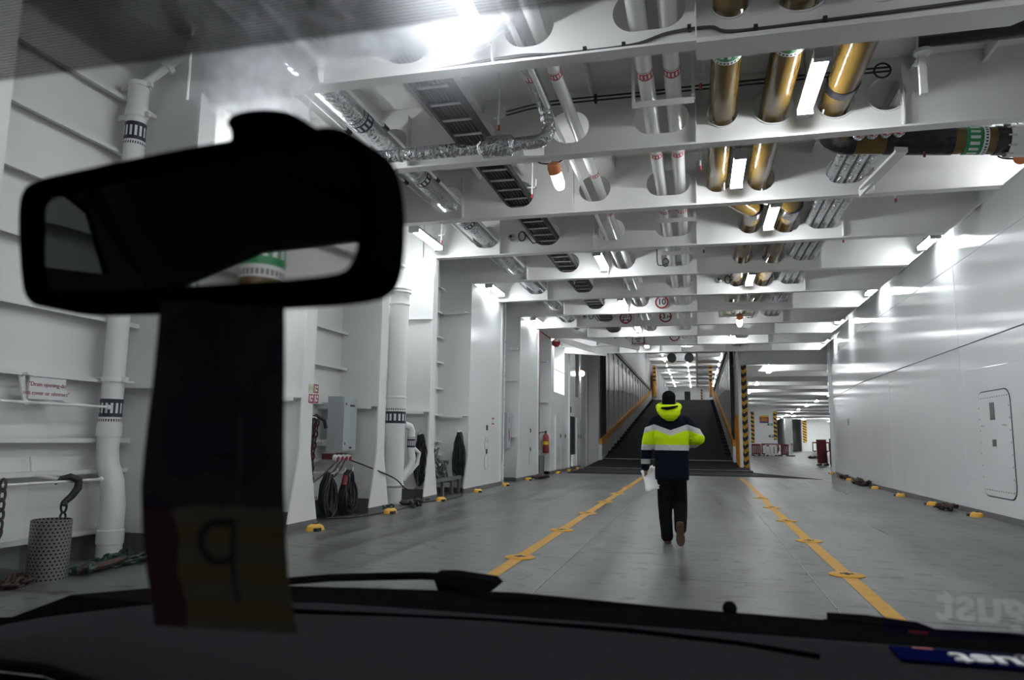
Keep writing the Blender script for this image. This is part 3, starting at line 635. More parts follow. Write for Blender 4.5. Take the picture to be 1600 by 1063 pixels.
# ------------------------------------------------------------------ deck markings and fittings
for nm, x, lb, y1 in (('lane_marking', -1.864, 'long yellow lane line to the left of the walking person', 26.5), ('lane_marking', 1.355, 'long yellow lane line to the right of the walking person', 24.0)):
    m = MB(); pts = [(x, 3.0), (x, y1-5), (x-.02, y1)] if x < 0 else [(x, 3.0), (x, 15), (x+.04, 18), (x+.09, y1), (x+.05, 27.0)]
    for (a, b), (c_, d) in zip(pts, pts[1:]): m.add([(a-.065, b, .004), (a+.065, b, .004), (c_+.065, d, .004), (c_-.065, d, .004)], [(0, 1, 2, 3)])
    tag(m.build(nm, 'lane'), lb, 'lane line')
m = MB()
for x, y0, y1 in ((-1.34, 3, 27), (1.0, 3, 27)):
    for i in range(60): y = y0+(y1-y0)*i/60; m.box(x-.006, x+.006, y, y+(y1-y0)/60*.96, .0, .0035)
s = m.build('floor_seam', 'plinth'); s['kind'] = 'structure'
ORD = ['nearest', 'second', 'third', 'fourth', 'fifth', 'sixth', 'seventh']
for side, x in (('left', -1.864), ('right', 1.355)):
    for k in range(6 if side == 'left' else 5):
        y = 7.778+2.469*k
        t = empty('lashing_disc', (x, y, 0), f'{ORD[k]} flush yellow lashing disc from the car on the {side} lane line', 'lashing disc', 'flush lashing discs on the lane lines')
        m = MB(); m.lathe([(.165, .0), (.165, .006), (.15, .012), (.06, .014)], (x, y, 0), 24); m.build('disc', 'lane', t)
        m = MB(); m.box(x-.06, x+.06, y-.018, y+.018, .012, .017); m.box(x-.018, x+.018, y-.06, y+.06, .012, .017); m.build('slot', 'hole', t)
def pot(x, y, rz_, label, group):
    t = empty('lashing_socket', (x, y, 0), label, 'lashing socket', group)
    t.rotation_euler = (0, 0, rz_)
    m = MB(); n = 14; L0 = [];
    m.lathe([(.175, 0), (.17, .015), (.145, .055), (.09, .078), (.02, .084)], (0, 0, 0), n)
    for v in m.v: v.y *= .62
    m.build('dome', 'yellow', t, local=True)
    m = MB(); m.box(-.15, -.04, -.118, -.06, .0, .04); m.build('opening', 'hole', t, local=True)
    m = MB(); m.box(-.03, .05, -.025, .025, .07, .092); m.build('slot', 'hole', t, local=True)
LP = [(-5.02, 9.1, 'domed yellow lashing socket at the foot of the column with safety signs'), (-5.0, 11.55, 'domed yellow lashing socket beside the green chain at the big pipe'), (-5.02, 14.1, 'domed yellow lashing socket at the column next to the scrap bin'),
    (-5.05, 16.75, 'domed yellow lashing socket at the near corner of the first glossy panel'), (-5.05, 19.35, 'domed yellow lashing socket at the far corner of the first glossy panel'), (-5.08, 22.2, 'domed yellow lashing socket below the second glossy panel, near end'),
    (-5.08, 24.3, 'domed yellow lashing socket behind the dark chain heap on the left'), (-5.08, 27.2, 'domed yellow lashing socket below the first grey locker doors'), (-5.08, 29.6, 'domed yellow lashing socket below the dark doorway'), (-5.08, 31.8, 'farthest domed yellow lashing socket on the left, at the dark plates')]
for x, y, lb in LP: pot(x, y, PI/2, lb, 'lashing sockets along the left side')
RP = [(4.74, 14.75, 'nearest domed yellow lashing socket along the right wall'), (4.70, 17.15, 'domed yellow lashing socket along the right wall, just past the near rust chain'), (4.72, 19.7, 'third domed yellow lashing socket along the right wall'),
    (4.78, 22.6, 'domed yellow lashing socket on the near side of the long dark chain heap'), (4.95, 27.2, 'domed yellow lashing socket between the two far dark chain heaps'), (5.12, 29.6, 'domed yellow lashing socket beyond the small far chain heap'), (5.3, 32.6, 'farthest domed yellow lashing socket, at the end of the right wall')]
for x, y, lb in RP: pot(x, y, -PI/2, lb, 'lashing sockets along the right wall')
def heap(name, cx, cy, lx, ly, n, mat, label, seed=1, h=.09):
    R = random.Random(seed); m = MB(); pts = []
    for i in range(n): pts.append((cx+R.uniform(-lx, lx), cy+R.uniform(-ly, ly), .025+R.random()*h))
    chain(m, pts, .016, .11); return tag(m.build(name, mat), label, 'chain')
heap('chain_heap', 4.66, 15.9, .18, .35, 12, 'rust', 'rusty chain heap on the deck between two near yellow sockets at the right wall', 3)
heap('chain_heap', 4.86, 24.7, .22, 1.3, 26, 'rust', 'long dark chain heap at the foot of the far right wall', 4, .14)
heap('chain_heap', 5.05, 28.4, .18, .6, 12, 'rust', 'small far dark chain heap near the end of the right wall', 5)
heap('chain_heap', -4.95, 23.4, .2, .8, 16, 'rust', 'dark chain heap on the deck below the second glossy left panel', 6)
heap('chain_heap', 9.0, 63, .5, 1.2, 12, 'black', 'small black heap on the far deck before the red barriers', 8, .2)
# ------------------------------------------------------------------ overhead services
def longpipe(name, x, z, r, y0, y1, mat, label, group=None, cat='pipe'):
    t = empty(name, (x, y0, z), label, cat, group); m = MB(); m.cyl((x, y0, z), (x, y1, z), r, 24); m.build('pipe', mat, t); return t
for x, lb in ((-.50, 'left one of the twin white overhead pipes with red bands'), (-.20, 'right one of the twin white overhead pipes with red bands')):
    t = longpipe('sprinkler_pipe', x, 5.41, .095, 1.9, 31.3, 'wpipe', lb, 'white red banded overhead pipes')
    for y in (7.95, 10.35, 13.05, 3.2): pipe_band(t, (x, y, 5.41), (0, 1, 0), .095, -.20, 'red')
for y, kk in ((8.35, 'nearest'), (13.05, 'third')) : pass
for y, lb in ((8.42, 'white pipe support bar under the twin pipes, before the second beam'), (13.2, 'white pipe support bar under the twin pipes, before the fourth beam'), (15.6, 'white pipe support bar under the twin pipes, before the fifth beam')):
    t = empty('pipe_support', (-.33, y, 5.2), lb, 'pipe support', 'pipe supports under the twin pipes')
    m = MB(); m.box(-.68, .04, y-.04, y+.04, 5.26, 5.275); m.box(-.68, .04, y-.045, y-.037, 5.20, 5.28); m.build('bar', 'beam', t)
    for x in (-.67, .03): m = MB(); m.box(x-.02, x+.02, y-.03, y+.03, 5.275, ZC); m.build('hanger', 'beam', t)
t = longpipe('banded_pipe', -1.50, 5.41, .075, 1.9, 31.3, 'wpipe', 'slim white overhead pipe with red bands, beside the foil wrapped elbow')
for y in (7.75, 11.0, 13.0): pipe_band(t, (-1.5, y, 5.41), (0, 1, 0), .075, -.17, 'red')
for y in (7.35, 9.75): m = MB(); m.cyl((-1.5, y-.06, 5.41), (-1.5, y+.06, 5.41), .09, 20); m.build('coupling', 'wpipe', t)
t = longpipe('conduit_pipe', -1.72, 5.33, .032, 1.9, 31.3, 'wpipe', 'thin white conduit running left of the slim red banded pipe')
# brown resin pipes
def brown(name, pts, r, label, bands, sleeves):
    t = empty(name, pts[0], label, 'pipe', 'amber resin overhead pipes'); m = MB(); m.tube(pts, r, 28); m.build('pipe', 'brown', t)
    for p, ax, L in bands: pipe_band(t, p, ax, r, L, 'green')
    for a, b in sleeves: m = MB(); m.cyl(a, b, r+.012, 28); m.build('sleeve', 'blackgloss', t)
    return t
def bend(p, q, s, n=6):
    """quarter-ish bend through corner q"""
    p, q, s = Vector(p), Vector(q), Vector(s); return [tuple((1-t)**2*p+2*t*(1-t)*q+t*t*s) for t in [i/n for i in range(n+1)]]
zb = 5.41
brown('resin_pipe', [(.385, 1.9, zb), (.385, 11.7, zb)] + bend((.385, 12.05, zb), (.385, 12.3, zb), (.6, 12.5, zb)) + bend((.85, 13.0, zb), (1.04, 13.2, zb), (1.04, 13.45, zb)) + [(1.04, 25.5, zb)], .165, 'amber brown overhead pipe nearest the twin white pipes', [((.385, 7.35, zb), (0, 1, 0), .3), ((.385, 2.0, zb), (0, 1, 0), .3)],
    [((.385, 9.62, zb), (.385, 9.72, zb)), ((1.04, 13.2, zb), (1.04, 13.5, zb)), ((1.04, 17.4, zb), (1.04, 17.5, zb))])
brown('resin_pipe', [(1.01, 1.9, zb), (1.01, 11.6, zb)] + bend((1.01, 12.0, zb), (1.01, 12.5, zb), (1.35, 12.75, zb+.03)) + bend((1.5, 12.9, zb+.03), (1.69, 13.05, zb), (1.69, 13.4, zb)) + [(1.69, 25.5, zb)], .172, 'amber brown overhead pipe left of the big strip lamp', [((1.01, 7.3, zb), (0, 1, 0), .3)],
    [((1.01, 9.62, zb), (1.01, 9.74, zb)), ((1.69, 13.15, zb), (1.69, 13.55, zb)), ((1.69, 14.6, zb), (1.69, 14.75, zb)), ((1.69, 17.3, zb), (1.69, 17.45, zb))])
zc = 5.30
t = brown('resin_pipe', [(1.72, 1.9, zb), (1.72, 9.4, zb)] + bend((1.72, 9.55, 5.39), (1.72, 10.2, 5.33), (2.15, 10.2, 5.29), 8) + [(3.85, 10.2, 5.14)], .175, 'amber brown overhead pipe that turns right to the wall in front of the third beam', [((1.72, 7.0, zb), (0, 1, 0), .3), ((3.52, 10.2, 5.168), (-1, 0, .088), -.0001)],
    [((1.72, 8.6, zb), (1.72, 8.75, zb)), ((2.5, 10.2, 5.262), (3.3, 10.2, 5.19)), ((3.78, 10.2, 5.146), (3.92, 10.2, 5.133))])
m = MB(); pts = bend((1.72, 9.62, 5.39), (1.72, 10.2, 5.33), (2.12, 10.2, 5.295), 8); m.tube(pts, .188, 24); m.build('elbow_sleeve', 'blackgloss', t)
pipe_band(t, (3.42, 10.2, 5.177), (1, 0, -.088), .175, .26, 'green')
m = MB(); m.cyl((3.92, 10.2, 5.133), (4.9, 10.2, 5.05), .205, 24); m.build('flanged_end', 'wpipe', t)
for i in range(10): a = 2*PI*i/10; m = MB(); m.cyl((3.88, 10.2+.20*math.cos(a), 5.135+.20*math.sin(a)), (3.97, 10.2+.2*math.cos(a), 5.128+.2*math.sin(a)), .014, 8); m.build('bolt', 'steel', t)
t = empty('pipe_bracket', (2.6, 10.6, 5.0), 'white angled bracket under the pipe that turns right to the wall', 'bracket')
m = MB(); m.bar((2.66, 10.0, 5.6), (2.66, 10.1, 5.05), .16, .03); m.bar((2.66, 10.05, 5.05), (2.48, 11.4, 5.02), .15, .04); m.bar((2.60, 10.9, 5.1), (2.44, 11.5, 4.98), .04, .12); m.build('arm', 'beam', t)
m = MB(); m.bar((2.66, 10.15, 5.9), (2.66, 10.15, 5.5), .06, .06); m.build('hanger', 'beam', t)
# dark lagged pipe top right
t = empty('lagged_pipe', (3.2, 7.7, 5.7), 'black lagged pipe at the top right, above the first beam', 'pipe')
m = MB(); m.tube([(2.4, 8.2, 5.60), (2.9, 8.1, 5.57), (3.4, 8.0, 5.55), (4.2, 7.9, 5.54), (4.88, 7.9, 5.53)], [.10, .13, .15, .17, .17], 18); m.build('pipe', 'blackgloss', t)
# foil wrapped quad pipes
for i in range(4):
    x = 2.08+.155*i
    t = empty('foil_pipe', (x, 9.35, 5.34), f'{["leftmost", "second", "third", "rightmost"][i]} of the four foil wrapped pipes side by side beyond the second beam', 'pipe', 'four foil wrapped overhead pipes')
    m = MB(); m.tube([(x, 9.30, 5.30), (x, 9.48, 5.19), (x, 9.70, 5.17), (x, 9.84, 5.28), (x, 9.96, 5.48), (x, 10.1, 5.57), (x, 10.3, 5.57), (x, 10.44, 5.5), (x, 10.58, 5.40), (x, 10.8, 5.36), (x, 25, 5.33)], .07, 14); m.build('pipe', 'foil', t)
    pipe_band(t, (x, 9.50, 5.185), (0, 1, -.08), .07, .17, 'red', n=14)
    for y in (12.25,): pipe_band(t, (x, y-.1, 5.36), (0, 1, 0), .07, .2, 'red', n=14)
# foil pipe that crosses below the second beam
t = empty('foil_crossing_pipe', (-3, 8.45, 4.95), 'silver foil wrapped pipe crossing below the second beam to an elbow', 'pipe')
Y = 8.45
m = MB(); pts = [(-1.80, 6.9, 5.42), (-1.78, 8.0, 5.42)] + bend((-1.78, 8.1, 5.42), (-1.78, Y, 5.42), (-1.75, Y, 5.25)) + bend((-1.72, Y, 5.12), (-1.70, Y, 4.93), (-1.9, Y, 4.92)) + [(-2.3, Y, 4.91), (-4.35, Y, 4.90)]
m.tube(pts, .085, 20); m.build('pipe', 'foil', t)
m = MB(); m.tube([(-2.62, Y, 4.905), (-2.56, Y, 4.905), (-2.20, Y, 4.91), (-2.14, Y, 4.91)], [.09, .135, .135, .09], 20); m.build('lagging_box', 'foil', t)
for x in (-2.95, -3.2, -3.45, -3.68, -3.9): m = MB(); m.cyl((x-.012, Y, 4.9), (x+.012, Y, 4.9), .089, 20); m.build('strap', 'steel', t)
pipe_band(t, (-1.79, 7.75, 5.42), (0, 1, 0), .085, -.2, 'red')
m = MB(); m.cyl((-1.79, 6.9, 5.42), (-1.79, 7.6, 5.42), .1, 20); m.build('lagging', 'foil', t)
m = MB(); m.bar((-1.9, Y+.5, 4.99), (-2.05, Y, 4.8), .03, .08); m.build('stay', 'beam', t)
# large silver insulated pipe
t = longpipe('insulated_pipe', -4.2, 5.37, .155, 1.9, 26, 'foil', 'large silver insulated pipe with black bands along the left side of the deck head')
for y in (8.35, 10.5, 12.9, 5.0): pipe_band(t, (-4.2, y, 5.37), (0, 1, 0), .155, -.25, 'navy')
for x, lb in ((-4.47, 'thin white rail hugging the left side of the silver insulated pipe'), (-3.93, 'thin white rail hugging the right side of the silver insulated pipe')):
    t = longpipe('thin_rail', x, 5.32, .025, 1.9, 26, 'wpipe', lb)
    for y in (8.4, 10.4): m = MB(); m.cyl((x, y, 5.32), (x, y+.14, 5.32), .034, 10); m.build('sleeve', 'black', t)
# cable ladder
t = empty('cable_ladder', (-2.9, 1.9, 5.33), 'black cable ladder with pale rungs running along the deck head', 'cable ladder')
for x in (-3.12, -2.68): m = MB(); m.box(x-.02, x+.02, 1.9, 31.2, 5.27, 5.37); m.build('side_rail', 'black', t)
for i in range(64): y = 2.1+.45*i; m = MB(); m.box(-3.10, -2.70, y-.03, y+.03, 5.285, 5.30); o = m.build('rung', 'steel', t)
for i in range(7):
    m = MB(); x = -3.06+.055*i; m.cyl((x, 1.9, 5.335), (x, 31.2, 5.335), .026, 8); m.build('cable', 'black', t)
# black cables
def cable(name, pts, r, label, mat='cable', clips=()):
    t = empty(name, pts[0], label, 'cable'); m = MB()
    P = [Vector(p) for p in pts]; out = []
    for i in range(len(P)-1):
        a, b, c_, d = P[max(i-1, 0)], P[i], P[i+1], P[min(i+2, len(P)-1)]
        for k in range(6):
            s = k/6; out.append(.5*((2*b)+(c_-a)*s+(2*a-5*b+4*c_-d)*s*s+(3*b-a-3*c_+d)*s**3))
    out.append(P[-1]); m.tube(out, r, 8); m.build('cable', mat, t)
    for p in clips: m = MB(); m.box(p[0]-.018, p[0]+.018, p[1]-.03, p[1]+.03, p[2]-.03, p[2]+.03); m.build('clip', 'black', t)
    return t
yy = YB(1)-.09-.03
cable('overhead_cable', [(-2.6, yy, 5.03), (-1.73, yy, 5.08), (-1.27, yy, 5.05), (-.55, yy, 5.05), (-.2, yy, 5.13), (.19, yy, 5.14), (.4, yy, 5.07), (1.25, yy, 5.07), (2.6, yy, 5.09)], .016, 'grey cable clipped along the front of the first beam', 'cable', [(-1.0, yy, 5.05), (-.62, yy, 5.05), (0, yy, 5.15), (.6, yy, 5.07), (1.2, yy, 5.07)])
for dz, lb in ((0, 'upper black cable strung under the deck plate before the second beam'), (-.05, 'lower black cable strung under the deck plate before the second beam')):
    cable('overhead_cable', [(-2.4, 8.95, 5.60+dz), (-1.8, 8.95, 5.68+dz), (-.6, 8.95, 5.68+dz), (.1, 8.95, 5.69+dz), (2.3, 8.95, 5.68+dz)], .012, lb, 'black', [(-1.2, 8.95, 5.68+dz), (-.6, 8.95, 5.68+dz), (1.4, 8.95, 5.68+dz)])
# sprinkler drops
DR = [(.115, 8.2, 5.28, 'beside the nearest amber pipe, before the second beam'), (.115, 10.6, 5.2, 'beside the nearest amber pipe, before the third beam'), (2.44, 8.35, 5.2, 'at the top right before the second beam'), (-2.35, 8.4, 5.1, 'beside the cable ladder, before the second beam'), (-2.45, 10.75, 5.0, 'beside the cable ladder, before the third beam'),
      (3.3, 13.0, 5.28, 'in the right bay behind the third beam'), (2.95, 15.6, 5.3, 'in the right bay behind the fourth beam'), (-4.75, 13.0, 5.0, 'left bay beside the bright wall lamp'), (-3.0, 18.2, 5.15, 'left of the ladder behind the fifth beam'), (3.3, 18.1, 5.3, 'in the right bay behind the fifth beam'), (.2, 15.5, 5.2, 'beside the twin pipes behind the fourth beam'), (2.95, 10.15, 4.98, 'below the black sleeved pipe'), (-4.9, 8.2, 5.0, 'beside the insulated pipe near the mirror')]
for x, y, z, lb in DR:
    t = empty('sprinkler_drop', (x, y, z), 'white sprinkler drop with red bulb '+lb, 'sprinkler', 'sprinkler drops')
    m = MB(); m.cyl((x, y, z+.05), (x, y, ZC), .014, 8); m.build('pipe', 'wpipe', t)
    m = MB(); m.cyl((x, y, z), (x, y, z+.06), .018, 8); m.build('bulb', 'signred', t)
    m = MB(); m.box(x-.07, x+.07, y-.012, y+.012, z+.16, z+.185); m.box(x+.055, x+.07, y-.012, y+.012, z+.16, z+.3); m.build('bracket', 'wpipe', t)
# white hung box at the right
t = empty('conduit_drop', (2.45, 8.2, 4.8), 'white hanging conduit with a round fitting beside the empty round hole', 'conduit')
m = MB(); m.box(2.42, 2.49, 8.3, 8.36, 5.02, 5.7); m.build('conduit', 'beam', t); m = MB(); m.lathe([(.09, 0), (.09, .04), (.05, .06), (.05, .16)], (2.45, 8.26, 5.45), 16); m.build('fitting', 'wpipe', t)
m = MB(); L = [(2.2+.09*math.cos(a), 8.9, 5.62+.09*math.sin(a)) for a in [2*PI*i/16 for i in range(16)]]; m.tube(L, .012, 6, closed=True); m.build('cable_loop', 'black', t)
cable('overhead_cable', [(-.82, 16.5, 5.6), (-.81, 16.48, 5.26), (-.74, 16.47, 5.20), (-.60, 16.47, 5.23), (-.56, 16.47, 5.28), (-.62, 16.47, 5.36), (-.70, 16.47, 5.30), (-.66, 16.47, 5.18), (-.58, 16.47, 5.19)], .012, 'black cable hanging in a small loop on the fifth beam', 'black')
for x0, x1, y, z, lb in ((.55, 2.2, 21.1, 5.12, 'white pipe support bar under the amber pipes, before the seventh beam'), (.70, 1.65, 23.1, 5.1, 'white pipe support bar beside the far orange capped lamp')):
    t = empty('pipe_support', ((x0+x1)/2, y, z), lb, 'pipe support', 'pipe supports under the amber pipes'); m = MB(); m.box(x0, x1, y-.04, y+.04, z-.04, z+.03); m.build('bar', 'beam', t)
    for x in (x0+.03, x1-.03): m = MB(); m.box(x-.03, x+.03, y-.03, y+.03, z+.03, ZC); m.build('hanger', 'beam', t)
# detectors on the beams
for x, k, lb in ((-3.62, 4, 'small round camera and cable on the fourth beam beside the cable ladder'), (.6, 6, 'small round camera and cable on the sixth beam'), (-3.6, 8, 'small round camera and cable left on the beam with the limit signs')):
    y = YB(k)-.13; t = empty('deck_camera', (x, y, 5.35), lb, 'camera')
    m = MB(); m.lathe([(.07, 0), (.07, .03), (.045, .05), (.04, .10)], (x, y, 5.35), 16, axis=(0, -1, 0)); m.build('body', 'steel', t)
    m = MB(); m.lathe([(.03, 0), (.02, .01)], (x, y-.101, 5.35), 12, axis=(0, -1, 0)); m.build('lens', 'hole', t)
    m = MB(); L = [(x+.22+.07*math.cos(a), y-.02, 5.36+.1*math.sin(a)) for a in [i*.5 for i in range(16)]]; m.tube(L+[(x+.45, y-.02, 5.2), (x+.6, y-.02, 5.22)], .012, 6); m.build('cable', 'black', t)

# ------------------------------------------------------------------ lamps
def strip(name, x, y0, y1, z, label, group, mat='tube', w=.17, arm=None):
    t = empty(name, (x, (y0+y1)/2, z), label, 'lamp', group)
    m = MB(); m.box(x-w/2, x+w/2, y0, y1, z+.05, z+.10); m.build('housing', 'lampgrey', t)
    m = MB(); m.prism([(x-w/2, z+.05), (x-w*.42, z+.01), (x-w*.2, z-.012), (x+w*.2, z-.012), (x+w*.42, z+.01), (x+w/2, z+.05)], [], lambda a, b: (a, y0+.03, b), lambda a, b: (a, y1-.03, b)); m.build('diffuser', mat, t)
    m = MB()
    for y in (y0+.03, y1-.03): m.box(x-w/2-.006, x+w/2+.006, y-.045, y+.045, z-.022, z+.09)
    m.build('end_cap', 'lampgrey', t)
    m = MB()
    for y in (y0+.2, y1-.2):
        m.cyl((x, y, z+.1), (x, y, ZC if arm is None else z+.2), .012, 6)
        if arm is not None: m.bar((x, y, z+.19), (arm, y, z+.19), .04, .02)
    m.build('hanger', 'lampgrey', t); return t
G = 'ceiling strip lamps of the near deck'
for x, y0, y1, lb in ((1.32, 7.5, 8.9, 'big bright strip lamp over the right lane between two amber pipes'), (.655, 10.05, 11.4, 'bright strip lamp between the two amber pipes before the third beam'), (1.34, 12.35, 13.85, 'strip lamp over the right lane before the fourth beam'), (1.32, 17.45, 18.85, 'strip lamp over the right lane between amber pipes, behind the fifth beam'),
        (1.35, 27.75, 29.3, 'farthest strip lamp over the right lane, near the ramp mouth'), (-2.0, 15.0, 16.5, 'strip lamp over the left lane before the fifth beam'), (-2.02, 20.1, 21.6, 'strip lamp over the left lane just above the 21 limit sign'), (-1.98, 25.0, 26.4, 'strip lamp over the left lane above the framed notice'), (-2.0, 29.7, 31.1, 'strip lamp over the left lane at the ramp mouth'),
        (-2.0, 5.25, 6.5, 'glaring strip lamp above the windscreen tint band'), (1.32, 2.6, 4.0, 'strip lamp over the car roof, right lane'), (-2.0, .2, 1.6, 'strip lamp over the car roof, left lane'), (1.32, -2.4, -1.0, 'strip lamp behind the car, right lane'), (-2.0, -4.7, -3.3, 'strip lamp behind the car, left lane')):
    strip('strip_lamp', x, y0, y1, 5.15, lb, G)
GL = 'strip lamps along the left side'
for y0, y1, lb in ((12.45, 13.9, 'leftmost visible strip lamp, lighting the bay with the big white pipe'), (17.6, 18.9, 'strip lamp above the first glossy left panel'), (22.85, 24.2, 'strip lamp above the second glossy left panel'), (26.75, 28.2, 'farthest left strip lamp, by the red framed opening'), (7.55, 8.95, 'strip lamp behind the mirror mount')):
    strip('strip_lamp', -5.12, y0, y1, 5.12, lb, GL, arm=-5.35)
strip('strip_lamp', -5.72, 27.5, 28.9, 4.7, 'added unseen strip lamp that brightens the opening of the casing wall', GL)  # added lamp, out of view, to brighten the inside of the opening
GR = 'strip lamps along the right wall'
for y0, y1, lb in ((15.45, 16.45, 'strip lamp nearest on the right wall, glaring on the gloss paint'), (20.4, 21.4, 'second strip lamp along the right wall'), (25.35, 26.35, 'third strip lamp along the right wall'), (30.3, 31.25, 'farthest strip lamp along the right wall'), (2.7, 4.0, 'strip lamp on the right wall beside the car')):
    strip('strip_lamp', 4.60+(wrx(y0)-XR), y0, y1, 5.28, lb, GR, arm=4.86+(wrx(y0)-XR))
for x, y, z, dx, lb in ((-2.0, 10.15, 5.30, .10, 'orange capped bulkhead lamp over the left lane before the third beam'), (1.32, 23.0, 5.12, 0, 'orange capped bulkhead lamp far over the right lane'), (4.28, 10.75, 5.08, .25, 'orange capped bulkhead lamp at the right picture edge')):
    t = empty('bulkhead_lamp', (x, y, z), lb, 'lamp', 'orange capped bulkhead lamps')
    d = Vector((dx*1.5, .62, -.62)).normalized() if x < 0 else Vector((dx, .3, -.35 if y > 20 else .3)).normalized()
    p = Vector((x, y, z)); m = MB(); m.lathe([(.03, -.02), (.085, .0), (.10, .06), (.10, .14), (.085, .16)], p, 18, axis=d); m.build('cap', 'orangecap', t)
    m = MB(); m.lathe([(.08, .16), (.085, .22), (.08, .36), (.05, .42), (.01, .435)], p, 18, axis=d); m.build('globe', 'spot', t)
    m = MB(); L = [(x+.2*math.cos(a)-.05, y+.05, z+.09+.07*math.sin(a)) for a in [i*PI/8 for i in range(16)]]; m.tube(L, .012, 6, closed=True); m.build('cable', 'black', t)
    m = MB(); m.cyl(p-d*.02, (x, y-.02, ZC), .012, 6); m.build('hanger', 'lampgrey', t)
def farlamp(x, y, z, label, group, L=1.0, w=.16):
    if z > 6: L, w = .75, .13
    m = MB(); m.box(x-w/2, x+w/2, y-L/2, y+L/2, z-.05, z); m.box(x-.02, x+.02, y-.02, y+.02, z, 5.3 if z < 6 else 10.3); return tag(m.build('far_lamp', 'fartube' if z < 6 else 'uptube'), label, 'lamp', group)
GA = 'lamps of the far lower deck'
for i in range(10):
    y = 37+8.0*i
    for x in (3.4, 8.6): farlamp(x+.3*i*(1 if x > 5 else .1), y+(3 if x > 5 else 0), 4.66, 'added strip lamp that brightens the far end of the lower deck', GA)
for i in range(6): farlamp(14+.8*i, 55+11*i, 4.66, 'added strip lamp that brightens the far end of the lower deck', GA)
for i in range(4): farlamp(20+.8*i, 80+11*i, 4.66, 'added strip lamp that brightens the far end of the lower deck', GA)
for x, y in ((15.0, 114), (20, 123), (24, 112), (29, 120), (12, 100), (19, 112)): farlamp(x, y, 4.66, 'added strip lamp that brightens the far end of the lower deck', GA, 1.6, .3)  # extra lamps added to brighten the far end wall
GU = 'lamps of the upper deck'
for i in range(11):
    y = 62+5.2*i
    farlamp(-3.2, y, 9.6, 'small bright strip lamp under the upper deck head', GU); farlamp(-.9, y+1.5, 9.6, 'small bright strip lamp under the upper deck head', GU)
    farlamp(2.4, y+.5, 9.6, 'small bright strip lamp under the upper deck head', GU)
for x in (-1.2, .3): farlamp(x, 42, 9.6, 'small bright strip lamp under the upper deck head', GU); farlamp(x-1.6, 51, 9.6, 'small bright strip lamp under the upper deck head', GU)
t = empty('vent_fans', (-1.5, 70, 9.3), 'pair of dark round fans beside a white lit box under the upper deck head', 'fan')
for x in (-2.25, -.65): m = MB(); m.cyl((x, 70, 9.1), (x, 71, 9.1), .42, 18); m.build('fan', 'hole', t)
m = MB(); m.box(-1.8, -1.1, 70, 71, 8.75, 9.5); m.build('box', 'casing', t)

# ------------------------------------------------------------------ signs on the beams
def round_sign(x, y, z, r, label, body):
    t = empty('round_sign', (x, y, z), label, 'sign', 'round limit signs on the beams')
    m = MB(); m.cyl((x, y-.012, z), (x, y, z), r*1.02, 36); m.build('backing', 'mark', t)
    m = MB(); ring = lambda R: [(x+R*math.cos(2*PI*i/40), z+R*math.sin(2*PI*i/40)) for i in range(40)]
    m.prism(ring(r), [ring(r*.76)], lambda a, b: (a, y-.016, b), lambda a, b: (a, y-.012, b)); m.build('red_ring', 'signred', t)
    for bd, dx, dz, s in body: text(bd, 'lettering', (x+dx*r, y-.015, z+dz*r), (PI/2, 0, 0), s*r, 'ink', t, bold=.004)
    return t
y = YB(7)-.15; round_sign(-.945, y, 5.29, .195, 'round red ringed speed limit sign reading 10', [('10', 0, .03, 1.25)])
y = YB(8)-.15; sx, sz = -2.23, 5.27
t = round_sign(sx, y, sz, .20, 'round red ringed axle load sign reading 21 t', [('21', -.1, .28, .85), ('t', .52, .2, .5)])
m = MB(); m.box(sx-.1, sx+.1, y-.018, y-.013, sz-.085, sz-.07)
for s in (-1, 1): m.box(sx+s*.09-.012, sx+s*.09+.012, y-.018, y-.013, sz-.12, sz-.04); m.box(sx+s*.07-.012, sx+s*.07+.012, y-.018, y-.013, sz-.11, sz-.05)
m.build('axle_symbol', 'ink', t)
sx = -.94
t = round_sign(sx, y, sz+.01, .20, 'round red ringed height limit sign reading 3.1 m', [('3', -.28, .02, 1.15), ('.1', .22, -.12, .75), ('m', .56, -.02, .36)])
m = MB()
for s in (-1, 1): m.prism([(sx+s*.15, sz-.03), (sx+s*.11, sz), (sx+s*.15, sz+.03)], [], lambda a, b: (a, y-.018, b), lambda a, b: (a, y-.013, b))
m.build('arrow', 'ink', t)
y = YB(10)-.15; round_sign(-.80, y, 5.32, .20, 'round red ringed limit sign half hidden by a beam, right of the framed notice', [('4.7', -.1, .02, .8), ('m', .55, -.05, .36)])
t = empty('framed_notice', (-2.21, y, 5.19), 'square red framed notice left on the far beam', 'sign')
m = MB(); m.box(-2.45, -1.97, y-.012, y, 5.04, 5.42); m.build('frame', 'signred', t); m = MB(); m.box(-2.42, -2.0, y-.016, y-.012, 5.07, 5.39); m.build('panel', 'mark', t)
m = MB(); m.box(-2.34, -2.09, y-.019, y-.016, 5.22, 5.26); m.box(-2.27, -2.14, y-.019, y-.016, 5.13, 5.17); m.build('lettering', 'ink', t)

